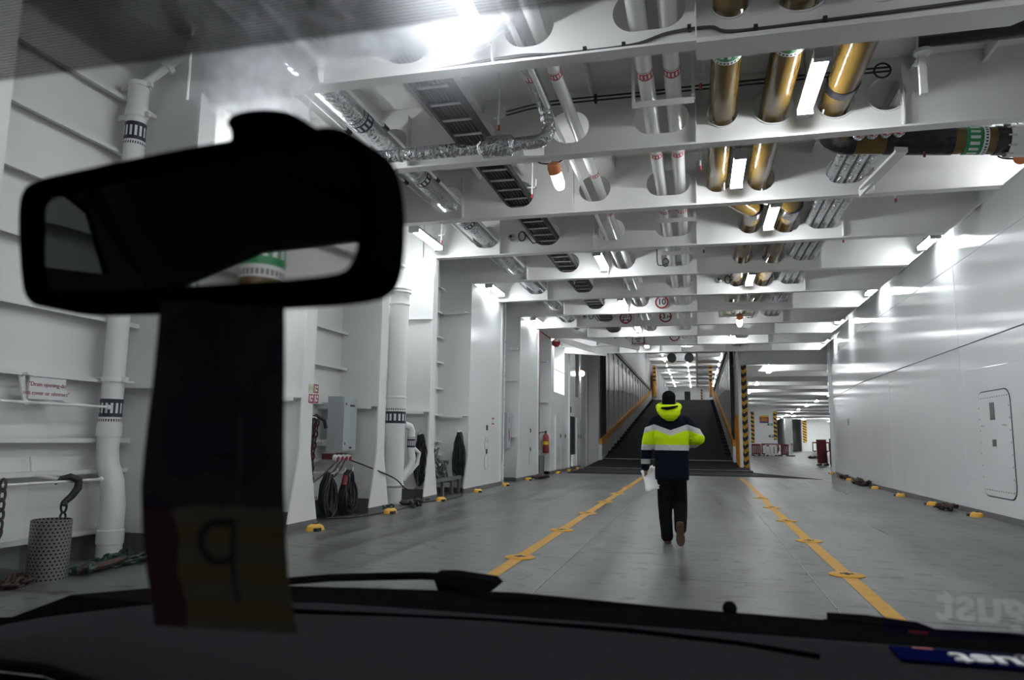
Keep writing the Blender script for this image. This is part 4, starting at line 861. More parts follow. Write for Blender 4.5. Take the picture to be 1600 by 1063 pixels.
# ------------------------------------------------------------------ left bays: pipes, chains, cabinet
def clamp(parent, x, y, z, r, to=XS):
    m = MB(); m.cyl((x, y, z-.025), (x, y, z+.025), r+.014, 20); m.box(to, x, y+.0, y+.03, z-.03, z+.03); m.box(x+r, x+r+.06, y-.02, y+.02, z-.025, z+.025); m.build('clamp', 'white', parent)
px, py = -5.72, 6.24
t = empty('drain_pipe', (px, py, 0), 'tall white drain pipe with two dark bands at the far left, bulging near its foot', 'pipe')
m = MB(); m.tube([(px+.03, py, 0.0), (px+.03, py, .42), (px+.03, py, .55), (px+.0, py, .78), (px-.07, py, .95), (px-.09, py, 1.08), (px-.09, py, 5.02)], [.118, .118, .118, .108, .105, .105, .105], 24); m.build('pipe', 'wpipe', t)
for z, r in ((.17, .128), (1.22, .118), (2.5, .108), (4.62, .112)):
    m = MB(); m.lathe([(r, 0), (r, .13), (r-.01, .14)], (px+(.03 if z < .6 else -.09), py, z), 24); m.build('collar', 'wpipe', t)
pipe_band(t, (px-.09, py, 1.60), (0, 0, 1), .105, -.24, 'navy'); pipe_band(t, (px-.09, py, 4.56), (0, 0, 1), .105, -.26, 'navy')
clamp(t, px-.09, py, 1.80, .105); clamp(t, px-.09, py, 4.66, .105); clamp(t, px-.09, py, 5.0, .105)
m = MB(); m.tube([(px-.06, py, 5.0), (px+.1, py+.1, 5.2), (px+.3, py+.2, 5.45), (px+.5, py+.2, 5.7)], .045, 12); m.cyl((px+.14, py+.12, 5.24), (px+.17, py+.14, 5.28), .075, 14); m.build('branch', 'wpipe', t)
def rail(name, z, y0, y1, label, xo=-5.74):
    t = empty(name, (xo, y0, z), label, 'rail'); m = MB(); m.cyl((xo, y0, z), (xo, y1, z), .013, 10); m.build('rod', 'white', t)
    for y in (y0+.45, y1-.25):
        m = MB(); m.tube([(xo, y, z), (xo, y-.08, z), (XS+.1, y-.2, z+.05), (XS+.06, y-.2, z+.22)], .018, 8); m.build('bracket', 'white', t)
    for y in (y0+.47, y1): m = MB(); m.lathe([(.024, -.012), (.024, .012)], (xo, y, z), 10, axis=(0, 1, 0)); m.build('stop', 'white', t)
    return t
rail('hanging_rail', 1.515, 4.4, 6.12, 'thin white rail in front of the drain opening notice'); rail('hanging_rail', .81, 4.4, 5.98, 'thin white rail that carries the black hook and rusty chain', -5.62)
t = empty('drain_notice', (-5.84, 5.5, 1.66), 'white notice about a drain opening behind the thin rail', 'sign')
m = MB(); m.box(-5.865, -5.85, 5.31, 5.70, 1.555, 1.755); m.build('plate', 'mark', t)
for s, z in (('"Drain opening-do', 1.69), ('not cover or obstruct"', 1.61)): text(s, 'lettering', (-5.848, 5.5, z), (PI/2, 0, PI/2), .054, 'signmar', t)
m = MB(); m.bar((XS+.1, 5.3, 1.79), (-5.86, 5.3, 1.5), .02, .05); m.bar((XS, 5.3, 1.78), (-5.86, 5.3, 1.78), .03, .02); m.bar((XS+.02, 5.7, 1.7), (-5.86, 5.7, 1.7), .03, .02); m.build('bracket', 'white', t)
t = empty('perforated_basket', (-5.47, 5.32, 0), 'upright perforated steel basket standing on the deck at the far left', 'basket')
m = MB(); m.lathe([(.16, 0), (.16, .50), (.15, .505), (.15, .03)], (-5.47, 5.32, .0), 36); m.build('body', 'perf', t)
m = MB(); m.lathe([(.148, .47), (.02, .475)], (-5.47, 5.32, 0), 24); m.build('contents', 'rust', t)
t = empty('lashing_hook', (-5.6, 5.62, .6), 'black lashing hook with two chain links hanging on the lower rail', 'hook')
m = MB(); m.tube([(-5.66, 5.50, .79), (-5.64, 5.54, .84), (-5.60, 5.60, .855), (-5.56, 5.66, .82), (-5.56, 5.66, .75), (-5.58, 5.62, .68), (-5.60, 5.57, .63), (-5.6, 5.55, .60)], [.012, .02, .03, .036, .036, .032, .028, .026], 12); m.build('hook', 'black', t)
m = MB(); chain(m, [(-5.6, 5.56, .64), (-5.6, 5.56, .43)], .010, .11); m.build('chain', 'black', t)
t = empty('rusty_chain', (-5.6, 4.85, 0), 'rusty chain bundle hanging from the rail at the left picture edge', 'chain')
m = MB(); R = random.Random(3)
for i in range(5): chain(m, [(-5.60+.02*i, 4.62+.06*i, .86), (-5.57+.02*i, 4.62+.055*i, .45), (-5.56, 4.63+.045*i, .04+.03*i)], .011, .10)
m.build('links', 'rust', t)
heap('green_chain', -5.42, 6.05, .20, .38, 14, 'greenchain', 'dark green chain heap around the foot of the drain pipe', 11, .06)
heap('green_chain', -5.32, 5.72, .12, .22, 7, 'greenchain', 'short green chain piece beside the perforated basket', 12, .05)
m = MB(); m.tube([(-5.35, 5.5, .04), (-5.25, 5.75, .07), (-5.28, 6.0, .09)], [.03, .035, .02], 8); tag(m.build('lashing_lever', 'rust'), 'brown lashing lever lying between the basket and the green chain', 'lever')
heap('rusty_chain', -5.5, 5.0, .15, .2, 8, 'rust', 'flat rusty chain left of the perforated basket', 15, .03)
# safety signs on column
t = empty('safety_signs', (XL+.02, 9.27, 1.85), 'block of four small red and pale safety signs on the column', 'sign')
for (y, z, mat) in ((9.19, 1.915, 'signpale'), (9.33, 1.92, 'signred'), (9.205, 1.775, 'signred'), (9.345, 1.78, 'signred')):
    m = MB(); m.box(XL+.014, XL+.018, y-.062, y+.062, z-.062, z+.062); m.build('plate', mat, t); m = MB()
    if mat == 'signpale': m.prism([(y-.045, z-.03), (y+.045, z+.035), (y+.045, z-.03), (y-.045, z+.035)], [], lambda a, b: (XL+.018, a, b), lambda a, b: (XL+.02, a, b)); m.build('pictogram', 'ink', t)
    else:
        m.box(XL+.018, XL+.02, y-.045, y-.02, z-.045, z+.045); m.box(XL+.018, XL+.02, y-.005, y+.03, z-.04, z-.01); m.box(XL+.018, XL+.02, y+.005, y+.04, z+.01, z+.045); m.build('pictogram', 'mark', t)
# electrical cabinet
t = empty('electrical_cabinet', (-5.7, 10.98, 1.0), 'light grey electrical cabinet with sockets under it between two columns', 'cabinet')
m = MB(); m.box(-5.82, -5.56, 10.78, 11.26, 1.02, 1.90); m.build('body', 'cab', t)
m = MB(); m.box(-5.56, -5.535, 10.79, 11.25, 1.03, 1.89); d = m.build('door', 'cab', t)
m = MB(); m.box(-5.535, -5.528, 11.0, 11.16, 1.745, 1.775); m.box(-5.535, -5.528, 10.85, 10.87, 1.76, 1.80); m.box(-5.535, -5.528, 10.85, 10.87, 1.12, 1.16); m.build('handle', 'black', d)
m = MB(); m.box(-5.535, -5.53, 11.02, 11.1, 1.06, 1.09); m.build('label_plate', 'rust', d)
m = MB(); m.box(-5.80, -5.62, 10.62, 11.16, .89, .98); m.build('socket_box', 'maroon', t)
for i in range(4):
    y = 10.68+.14*i; m = MB(); m.cyl((-5.62, y, .92), (-5.55, y, .90), .055, 16); o = m.build('socket', 'mark', t)
    m = MB(); m.cyl((-5.555, y, .902), (-5.54, y, .897), .04, 14); m.build('socket_lid', 'signred', o)
m = MB(); m.box(XS, -5.8, 10.85, 10.9, 1.1, 1.2); m.box(XS, -5.8, 10.85, 10.9, 1.7, 1.8); m.build('bracket', 'white', t)
for i, (p, lb) in enumerate((([(-5.56, 10.7, .88), (-5.6, 10.45, .72), (-5.65, 10.1, .55)], 'first short black cable hanging from the cabinet sockets'), ([(-5.56, 10.82, .87), (-5.58, 10.6, .7), (-5.6, 10.4, .6)], 'second short black cable hanging from the cabinet sockets'), ([(-5.56, 10.95, .87), (-5.55, 10.8, .75), (-5.58, 10.65, .62)], 'third short black cable hanging from the cabinet sockets'))): cable('socket_cable', p, .012, lb, 'black')
cable('long_cable', [(-5.53, 11.1, .87), (-5.25, 11.5, .70), (-5.2, 12.2, .52), (-5.2, 12.7, .32), (-5.24, 13.3, .30), (-5.4, 13.75, .5), (-5.5, 13.9, .95)], .012, 'black cable drooping from the sockets to the big pipe and up to the coil', 'black')
cable('floor_cable', [(-5.5, 10.3, .02), (-5.25, 10.6, .015), (-5.1, 11.2, .02), (-5.05, 12.0, .02), (-5.1, 12.8, .03), (-5.2, 13.4, .02), (-5.0, 14.4, .015), (-5.0, 15.4, .02)], .012, 'black cable lying on the deck from the coils to the scrap bin', 'black')
def coil(name, cx, cy, cz, w_, h, n, label, axis='x', seed=1, th=.10, r=.013):
    """loops that hang from one hook: narrow at the top, wide and loose below"""
    R = random.Random(seed); m = MB(); top = cz+h
    for i in range(n):
        L = []; a_ = w_*R.uniform(.35, 1.08); len_ = h*R.uniform(1.55, 2.08); o = R.uniform(-th, th); dx = R.uniform(-.03, .03); sk = R.uniform(-.35, .35)*w_; ph = R.uniform(0, 6)
        for k in range(26):
            a = 2*PI*k/26; d = (1-math.cos(a))/2
            u = math.sin(a)*a_*(.55+.75*d)+dx+sk*d+.010*math.sin(4*a+ph); v = top-.02*R.random()-len_*d
            oo = o*(.5+.5*d)+.014*math.sin(3*a+ph)
            L.append((cx+u, cy+oo, v) if axis == 'y' else (cx+oo, cy+u, v))
        m.tube(L, r, 6, closed=True)
    return tag(m.build(name, 'black'), label, 'cable coil')
coil('cable_coil', -5.60, 10.50, .36, .17, .33, 26, 'big black cable coil on the left hook under the cabinet', 'x', 1, .08, .016)
coil('cable_coil', -5.52, 11.02, .37, .20, .34, 26, 'big black cable coil on the right hook under the cabinet', 'x', 2, .08, .016)
t = empty('coil_hooks', (-5.6, 10.6, .68), 'white steel hooks that hold the coils under the cabinet', 'hook')
for y in (10.5, 10.75, 11.02): m = MB(); m.tube([(XS, y, .68), (-5.5, y, .68), (-5.45, y, .71), (-5.45, y, .76)], .012, 8); m.build('hook', 'white', t)
m = MB(); m.cyl((-5.45, 10.74, .50), (-5.45, 10.76, .64), .035, 14); tag(m.build('cable_plug', 'redp'), 'orange red cable plug hanging between the two coils', 'plug')
t = empty('hanging_chains', (-5.8, 9.75, .0), 'curtain of rusty chains hanging behind the column with safety signs', 'chain')
for i in range(8): m = MB(); chain(m, [(-5.74+.03*(i % 3), 9.85+.06*i, 1.52-.02*(i % 2)), (-5.76, 9.86+.055*i, .9), (-5.74, 9.88+.05*i, .12)], .014, .11); m.build('chain', 'rust', t)
m = MB(); m.tube([(-5.85, 10.2, 1.5), (-5.75, 10.3, 1.57), (-5.65, 10.38, 1.5), (-5.63, 10.4, 1.38)], .03, 8); m.build('hook', 'black', t)
m = MB(); m.cyl((-5.75, 9.6, 1.54), (-5.75, 10.4, 1.54), .014, 8); m.box(XS, -5.74, 9.8, 9.83, 1.52, 1.56); m.build('rail', 'white', t)
# big ventilation pipe with a side branch
qx, qy = -5.67, 13.2
t = empty('vent_pipe', (qx, qy, 0), 'big upright white pipe with dark bands and a side branch in the bay', 'pipe')
m = MB(); m.lathe([(.165, 0), (.165, .30), (.19, .32), (.205, .34), (.205, .36), (.19, .365), (.19, 4.08), (.20, 4.09)], (qx, qy, 0), 30); m.build('pipe', 'wpipe', t)
for z, r in ((4.10, .235), (3.86, .205), (2.02, .202)): m = MB(); m.lathe([(r-.01, -.02), (r, -.015), (r, .015), (r-.01, .02)], (qx, qy, z), 30); m.build('collar', 'wpipe', t)
m = MB(); m.lathe([(.225, 4.13), (.225, 4.16), (.05, 4.17)], (qx, qy, 0), 30); m.build('top_flange', 'steel', t)
pipe_band(t, (qx, qy, 1.52), (0, 0, 1), .19, .30, 'navy')
m = MB(); m.tube([(qx+.12, qy+.15, 1.50), (qx+.20, qy+.26, 1.46), (qx+.22, qy+.29, 1.38), (qx+.22, qy+.29, 1.0), (qx+.24, qy+.32, .85), (qx+.22, qy+.3, .70), (qx+.10, qy+.14, .45)], .075, 16); m.build('branch', 'wpipe', t)
pipe_band(t, (qx+.22, qy+.29, 1.06), (0, 0, 1), .075, .22, 'navy')
m = MB(); m.tube([(qx+.25, qy+.36, 1.05), (qx+.32, qy+.48, .95), (qx+.30, qy+.45, .75), (qx+.12, qy+.18, .42)], .04, 10); m.build('side_tube', 'wpipe', t)
heap('green_chain', -5.28, 11.95, .12, .2, 7, 'greenchain', 'green and dark chain piece at the foot of the big pipe', 21, .05)
heap('lashing_scrap', -5.12, 12.75, .14, .35, 12, 'black', 'dark lashing gear heap on the deck in front of the big pipe', 22, .07)
heap('rusty_chain', -5.3, 13.4, .10, .55, 14, 'rust', 'rusty chain trailing past the big pipe to the next column', 23, .03)
coil('hanging_coil', -5.45, 14.0, .84, .11, .49, 14, 'slim black cable coil hung on the column web beside the big pipe', 'y', 5, .04, .014)
coil('hanging_coil', -5.40, 16.36, .87, .13, .53, 26, 'thick black cable coil hung on the web beside the glossy panel', 'y', 6, .05, .015)
for x, y, z, lb in ((-5.45, 13.93, 1.34, 'white hook holding the slim hung coil'), (-5.40, 16.28, 1.42, 'white hook holding the thick hung coil')):
    m = MB(); m.tube([(x, y+.15, z), (x, y-.06, z-.02), (x, y-.10, z+.03), (x, y-.10, z+.08)], .014, 8); tag(m.build('coil_hook', 'white'), lb, 'hook')
t = empty('scrap_bin', (-5.6, 15.4, 0), 'open grey steel bin filled with tangled green rope between two columns', 'bin')
for y in (14.55, 15.1, 15.7, 16.2): m = MB(); m.box(-5.38, -5.32, y-.03, y+.03, 0, .34); m.build('post', 'plinth', t)
m = MB(); m.box(-5.38, -5.31, 14.5, 16.28, .32, .40); m.box(-5.93, -5.38, 14.5, 16.28, .28, .32); m.build('tray', 'plinth', t)
R = random.Random(9); m = MB()
for i in range(26):
    y0 = R.uniform(14.6, 15.7); z0 = .34; P_ = [(-5.9+R.random()*.5, y0+R.uniform(-.3, .3), z0+R.random()*(.85-.45*(y0-14.6)))for _ in range(5)]
    o = [];
    for a, b in zip(P_, P_[1:]):
        for k in range(4): o.append(Vector(a).lerp(Vector(b), k/4))
    m.tube(o, .028, 6)
o = m.build('rope_tangle', 'rope', t); o['label'] = 'tangled grey green rope'; 
# hatches in the glossy panels
def panel_fit(yc, s, name, label):
    t = empty('mooring_recess', (XL, yc, 1.0), label, 'recess plate'); X = XL+.012
    for z, h in ((1.12, .34), (.66, .42)):
        m = MB(); a = [(p, q) for p, q in obround(yc, z, .36, h, 6)]; b_ = [(p, q) for p, q in obround(yc, z, .33, h-.03, 6)]
        m.prism(a, [b_], lambda u, v: (X, u, v), lambda u, v: (X+.006, u, v)); m.build('outline', 'lampgrey', t)
        m = MB(); m.prism([(p, q) for p, q in obround(yc, z, .33, h-.03, 6)], [], lambda u, v: (X, u, v), lambda u, v: (X+.004, u, v)); m.build('cover', 'casing', t)
    for z, w_, h in ((1.53, .13, .13), (.93, .12, .12), (1.18, .03, .03)): m = MB(); m.box(X, X+.01, yc+.02-w_/2, yc+.02+w_/2, z-h/2, z+h/2); m.build('label_plate', 'hole', t)
panel_fit(18.05, 1, '', 'rounded cover plates low on the first glossy left panel'); panel_fit(23.1, 1, '', 'rounded cover plates low on the second glossy left panel')
t = empty('wall_notice', (XL+.02, 18.7, 1.7), 'small faded pinkish notice on the first glossy panel near its far edge', 'sign')
for z in (1.78, 1.64): m = MB(); m.box(XL+.012, XL+.016, 18.5, 18.75, z-.05, z+.05); m.build('panel', 'signpale', t); m = MB(); m.box(XL+.016, XL+.018, 18.52, 18.73, z-.02, z+.02); m.build('lettering', 'signmar', t)
# recess with conduits and cabinet
t = empty('recess_cabinet', (-5.5, 21.2, 1.0), 'grey cabinet with a red tag in the recess between the glossy panels', 'cabinet')
m = MB(); m.box(-5.95, -5.48, 20.95, 21.5, .98, 2.03); m.build('body', 'cab', t); m = MB(); m.box(-5.48, -5.46, 20.97, 21.48, 1.0, 2.01); d = m.build('door', 'cab', t)
m = MB(); m.box(-5.46, -5.45, 21.2, 21.26, 1.25, 1.55); m.build('tag', 'red', d); m = MB(); m.box(-5.46, -5.45, 21.2, 21.26, 1.18, 1.25); m.build('tag_end', 'yellow', d); m = MB(); m.box(-5.46, -5.45, 21.15, 21.3, 1.75, 1.9); m.build('handle', 'lampgrey', d)
for x, y, r, lb in ((-5.66, 20.6, .03, 'left of the two thin vertical conduits in the recess'), (-5.52, 20.75, .035, 'right of the two thin vertical conduits in the recess')):
    t = empty('vertical_conduit', (x, y, 0), lb, 'conduit'); m = MB(); m.cyl((x, y, .0), (x, y, ZC), r, 10); m.build('pipe', 'wpipe', t)
    for z in (.5, 1.2, 2.4, 3.1, 3.6, 4.1): m = MB(); m.box(x-.06, x+.06, y-.02, y+.05, z-.02, z+.02); m.build('clip', 'steel', t)
t = empty('valve_pipe', (-5.6, 19.9, 0), 'short white valve pipe with a dark cap at the foot of the recess', 'valve')
m = MB(); m.lathe([(.09, 0), (.09, .08), (.06, .1), (.06, .62), (.11, .64), (.11, .82), (.07, .84), (.07, .9)], (-5.6, 20.2, 0), 16); m.build('pipe', 'wpipe', t); m = MB(); m.lathe([(.14, .9), (.14, 1.0), (.05, 1.04)], (-5.6, 20.2, 0), 16); m.build('cap', 'hole', t)
m = MB(); m.cyl((-5.45, 20.35, .1), (-5.45, 20.35, .6), .07, 14); m.build('side_body', 'wpipe', t)
m = MB(); m.box(XS, XL-.1, 20.9, 20.93, 3.9, 3.94); m.box(XS, XL-.1, 21.2, 21.23, 1.5, 1.54)
for z in (1.3, 3.0, 3.98): m.box(XS, XL-.05, 21.4, 21.58, z, z+.03)
struct('trim_3', m, 'white')
# second recess: extinguisher and basket
t = empty('fire_extinguisher', (-5.35, 26.2, .75), 'red fire extinguisher hung in the recess beyond the glossy panels', 'extinguisher')
m = MB(); m.lathe([(.10, 0), (.115, .03), (.115, .58), (.09, .66), (.04, .70)], (-5.38, 26.3, .76), 18); m.build('cylinder', 'redp', t); m = MB(); m.lathe([(.116, .30), (.116, .42)], (-5.38, 26.3, .76), 18); m.build('label_band', 'signyel', t)
m = MB(); m.lathe([(.03, .7), (.03, .78), (.06, .8)], (-5.38, 26.3, .76), 10); m.tube([(-5.4, 26.3, 1.52), (-5.55, 26.1, 1.5), (-5.66, 26.0, 1.3), (-5.68, 26.0, .95)], .018, 8); m.build('hose', 'black', t)
t = empty('perforated_basket', (-5.5, 26.2, 0), 'tall perforated basket standing below the fire extinguisher', 'basket'); m = MB(); m.lathe([(.15, .02), (.15, .66), (.14, .665), (.14, .05)], (-5.5, 25.9, 0), 30); m.build('body', 'perf', t)
m = MB(); m.box(-5.9, -5.7, 25.2, 26.3, .0, .6); m.build('crate', 'hole', t)
m = MB()
for z in (1.2, 2.6, 4.1): m.box(XS, XL-.1, 26.3, 26.53, z, z+.03)
struct('trim_4', m, 'white')
# lockers and doorway of the casing wall
def locker(y0, y1, z0, z1, label):
    t = empty('locker', (XL, (y0+y1)/2, z0), label, 'locker'); ym = (y0+y1)/2
    for a, b in ((y0, ym-.03), (ym+.03, y1)):
        m = MB(); m.box(XL, XL+.04, a, b, z0, z1); d = m.build('door', 'casing', t)
        m = MB()
        for i in range(8): m.box(XL+.04, XL+.045, a+.12, b-.12, z0+.3+.07*i, z0+.33+.07*i)
        m.build('vent_slot', 'lampgrey', d); m = MB(); m.box(XL+.04, XL+.06, b-.14, b-.06, z0+1.2, z0+1.35); m.build('handle', 'hole', d)
locker(27.4, 29.5, .12, 2.15, 'pair of light grey vented locker doors left of the dark doorway'); locker(32.4, 33.55, .12, 2.2, 'narrow light grey vented locker door right of the dark doorway')
m = MB(); m.box(XL, XL+.03, 30.6, 31.9, .4, 2.25); tag(m.build('doorway', 'hole'), 'dark grey doorway panel in the casing wall', 'door')
m = MB(); m.box(XL+.03, XL+.12, 30.8, 31.7, .15, .62); tag(m.build('white_bag', 'paper'), 'small white bag at the foot of the dark doorway', 'bag')
m = MB(); m.box(XL, XL+.02, 30.7, 31.0, 2.4, 2.65); tag(m.build('small_plate', 'hole'), 'small dark plate above the dark doorway', 'plate')
t = empty('bulkhead_lamp', (-5.2, 34.6, 4.6), 'small orange and white bulkhead lamp on the left casing near the ramp', 'lamp')
m = MB(); m.lathe([(.12, 0), (.12, .15)], (-5.2, 33.6, 4.35), 12, axis=(0, -1, 0)); m.build('cap', 'orangecap', t); m = MB(); m.ell((-5.15, 33.4, 4.3), (.13, .13, .13), 12); m.build('globe', 'spot', t)
m = MB(); m.cyl((-5.1, 26.7, 4.86), (-5.1, 26.8, 4.86), .16, 18); tag(m.build('alarm_bell', 'signred'), 'round red alarm bell above the leftmost lit opening', 'bell')

# ------------------------------------------------------------------ barriers on the far deck
def barrier(x, y, w_, h, mat, label, rz_=0, tilt=0):
    t = empty('barrier', (x, y, 0), label, 'barrier', 'plastic barriers on the far deck', rz_); t.rotation_euler = (tilt, 0, rz_)
    m = MB(); m.box(-w_/2, w_/2, -.03, .03, h-.18, h); m.box(-w_/2, w_/2, -.03, .03, .12, .24); m.build('rail', mat, t, local=True)
    for i in range(5): xx = -w_/2+.06+(w_-.12)*i/4; m = MB(); m.box(xx-.06, xx+.06, -.028, .028, .24, h-.18); m.build('bar', mat, t, local=True)
    for s in (-1, 1): m = MB(); m.box(s*w_*.36-.06, s*w_*.36+.06, -.22, .22, 0, .1); m.build('foot', 'black', t, local=True)
    if mat == 'mark':
        m = MB(); m.box(-w_/2+.1, -w_/2+.35, -.035, .035, h-.16, h-.02); m.box(w_/2-.35, w_/2-.1, -.035, .035, h-.16, h-.02); m.build('reflector', 'red', t, local=True)
    return t
barrier(6.55, 73.2, 1.5, 1.15, 'maroon', 'dark red barrier behind the white barrier at the white casing'); barrier(6.75, 72.4, 1.35, 1.05, 'mark', 'white barrier with red reflectors in front of the white casing')
barrier(5.3, 72.8, .9, 1.1, 'maroon', 'dark red barrier left of the white barrier', .4); barrier(7.75, 72.6, .9, 1.1, 'maroon', 'dark red barrier right of the white barrier', -.6)
barrier(8.35, 72.0, .5, 1.2, 'mark', 'narrow white barrier standing edge on at the right of the group', 1.1)
barrier(16.3, 108, 2.2, 1.4, 'maroon', 'farthest dark red barrier row before the white end wall'); barrier(18.6, 108.3, 1.9, 1.4, 'maroon', 'farthest dark red barrier, right one before the white end wall')
barrier(6.75, 44.3, .55, 1.45, 'maroon', 'tall dark red barrier leaning by the right wall end, left one', .25, -.08); barrier(7.2, 42.6, .7, 1.5, 'maroon', 'tall dark red barrier by the right wall end, right one', -.1, .06)
barrier(7.4, 43.6, .7, 1.5, 'maroon', 'tall dark red barrier behind the other two at the right wall end', -.1, .06)
for x, y, z, s, lb in ((5.35, 29.6, 4.9, .16, 'upper small green sign on the splayed right wall'), (5.2, 27.8, 2.0, .12, 'small green sign low on the splayed right wall')):
    xx = wrx(y); m = MB(); m.box(xx-.012, xx, y-s, y+s, z-s, z+s); tag(m.build('green_sign', 'green'), lb, 'sign')
# ------------------------------------------------------------------ the walking person (local space: x right, y forward, z up)
MX, MY = -.345, 9.36
man = empty('person', (MX, MY, 0), 'person seen from behind walking up the deck in a navy and lime high visibility parka', 'person')
def shell(parts, name, mat, parent, voxel=.012, smooth=6):
    m = MB()
    for p in parts: p(m)
    o = m.build(name, mat, parent, local=True)
    r = o.modifiers.new('r', 'REMESH'); r.mode = 'VOXEL'; r.voxel_size = voxel; r.use_smooth_shade = True
    s = o.modifiers.new('s', 'SMOOTH'); s.iterations = smooth; s.factor = .5
    dg = bpy.context.evaluated_depsgraph_get(); me = bpy.data.meshes.new_from_object(o.evaluated_get(dg)); o.modifiers.clear(); o.data = me
    me.polygons.foreach_set('use_smooth', [True]*len(me.polygons)); return o
def limb(pts, rr, n=14, flat=1.0):
    def f(m):
        m.tube(pts, rr, n)
        for p, r in ((pts[0], rr[0]), (pts[-1], rr[-1])): m.ell(p, (r, r, r), 12)
        for p, r in zip(pts[1:-1], rr[1:-1]): m.ell(p, (r*.98, r*.98, r*.98), 12)
    return f
def loft(rings, n=28, pw=2.4):
    """rings: (z, cx, cy, half width, half depth)"""
    def f(m):
        o = len(m.v)
        for z, cx, cy, a, b in rings:
            for k in range(n):
                t = 2*PI*k/n; c, s = math.cos(t), math.sin(t)
                m.v.append(Vector((cx+a*math.copysign(abs(c)**(2/pw), c), cy+b*math.copysign(abs(s)**(2/pw), s), z)))
        for i in range(len(rings)-1):
            for k in range(n): m.f.append([o+i*n+k, o+i*n+(k+1) % n, o+(i+1)*n+(k+1) % n, o+(i+1)*n+k]); m.m.append(0)
        m.f.append([o+k for k in reversed(range(n))]); m.m.append(0); m.f.append([o+(len(rings)-1)*n+k for k in range(n)]); m.m.append(0)
    return f
def ball(c, r): return lambda m: m.ell(c, r, 20)
HX, HZ = .0, 1.755
body = [ball((HX, .03, HZ), (.078, .098, .118)), ball((HX, .075, HZ-.055), (.058, .06, .065)), ball((HX, .135, HZ-.02), (.014, .02, .028)),
        ball((HX-.080, .015, HZ-.015), (.012, .024, .034)), ball((HX+.080, .015, HZ-.015), (.012, .024, .034)),
        limb([(HX, .0, 1.50), (HX, .015, 1.66)], [.062, .056]),
        loft([(.86, .02, .0, .15, .10), (1.0, .02, .0, .16, .105), (1.2, .02, 0, .165, .105), (1.42, .02, .0, .19, .10), (1.52, .02, 0, .15, .08), (1.56, .01, 0, .06, .05)]),
        limb([(-.19, 0, 1.47), (-.285, -.02, 1.20), (-.305, .02, .95), (-.300, .04, .90)], [.05, .042, .034, .027]),
        limb([(.23, 0, 1.47), (.35, -.03, 1.27), (.26, .20, 1.20), (.16, .26, 1.20)], [.05, .042, .032, .026]),
        ball((-.297, .045, .862), (.022, .040, .045)), ball((.12, .265, 1.20), (.045, .022, .04)),
        limb([(-.06, 0, .88), (-.065, .03, .50), (-.045, .0, .10)], [.08, .055, .04]),
        limb([(.10, 0, .88), (.105, .07, .49), (.118, -.19, .20)], [.08, .055, .04])]
# fingers of the left hand curl round the papers, thumb on the other side
fing = []
for i, (dy, L) in enumerate(((.070, .068), (.055, .076), (.036, .072), (.018, .058))):
    z0 = .838-.004*abs(i-1)
    fing.append(limb([(-.300, dy+.005, z0+.02), (-.312, dy, z0-.018), (-.300, dy-.004, z0-.042), (-.276, dy-.004, z0-.048)], [.0095, .009, .0085, .008], 8))
fing.append(limb([(-.288, .078, .885), (-.268, .090, .862), (-.262, .082, .835)], [.011, .010, .009], 8))
for i in range(4): fing.append(limb([(.10, .27, 1.225-.018*i), (.06, .278, 1.225-.018*i), (.045, .262, 1.222-.018*i)], [.0095, .009, .008], 8))
fing.append(limb([(.13, .262, 1.235), (.10, .262, 1.262)], [.011, .009], 8))
shell(body+fing, 'body', 'skin', man, .007, 3)
m = MB()
for s in (-1, 1): m.ell((HX+s*.032, .118, HZ+.01), (.013, .008, .008), 10)
m.build('eye', 'ink', man, local=True); m = MB(); m.ell((HX, .128, HZ-.075), (.024, .008, .007), 10); m.build('mouth', 'red', man, local=True)
shell([ball((HX, .018, HZ+.045), (.087, .104, .082)), loft([(HZ-.075, HX, -.02, .068, .060), (HZ-.03, HX, -.02, .080, .066), (HZ+.05, HX, .0, .086, .095)])], 'knit_hat', 'hair', man, .01, 4)
# parka
R = random.Random(4)
coat = [loft([(.775, .025, .0, .205, .135), (.86, .025, -.005, .208, .142), (1.0, .025, -.005, .205, .148), (1.15, .025, -.01, .212, .150), (1.30, .025, -.01, .225, .145), (1.42, .025, -.005, .235, .130), (1.50, .02, .0, .225, .110), (1.555, .015, .0, .165, .085), (1.60, .01, .005, .10, .075)]),
        limb([(-.155, 0, 1.49), (-.225, -.02, 1.38), (-.262, -.035, 1.24), (-.285, -.01, 1.10), (-.298, .025, .965), (-.300, .032, .925)], [.085, .082, .075, .068, .058, .054]),
        limb([(.20, 0, 1.49), (.285, -.02, 1.40), (.352, -.035, 1.285), (.30, .10, 1.235), (.20, .215, 1.215)], [.085, .082, .080, .068, .056])]
shell(coat, 'parka', 'jacket', man, .010, 5)
# hood folded on the back
hood = [lambda m: m.tube([(HX+.120*math.cos(a), .010+.112*math.sin(a)-.02, 1.685-.030*math.sin(a)*-1 - .01) for a in [2*PI*i/24 for i in range(24)]], [.042+.012*max(0, -math.sin(2*PI*i/24)) for i in range(24)], 10, closed=True),
        loft([(1.495, HX+.02, -.14, .04, .02), (1.53, HX+.015, -.152, .092, .036), (1.575, HX+.01, -.15, .130, .050), (1.62, HX, -.135, .148, .052), (1.66, HX, -.11, .142, .042)])]
shell(hood, 'hood', 'lime', man, .008, 4)
m = MB(); m.tube([(HX-.085, -.165, 1.655), (HX-.02, -.186, 1.648), (HX+.06, -.182, 1.662), (HX+.115, -.150, 1.68)], [.010, .020, .017, .008], 8); m.build('hood_lining', 'trouser', man, local=True)
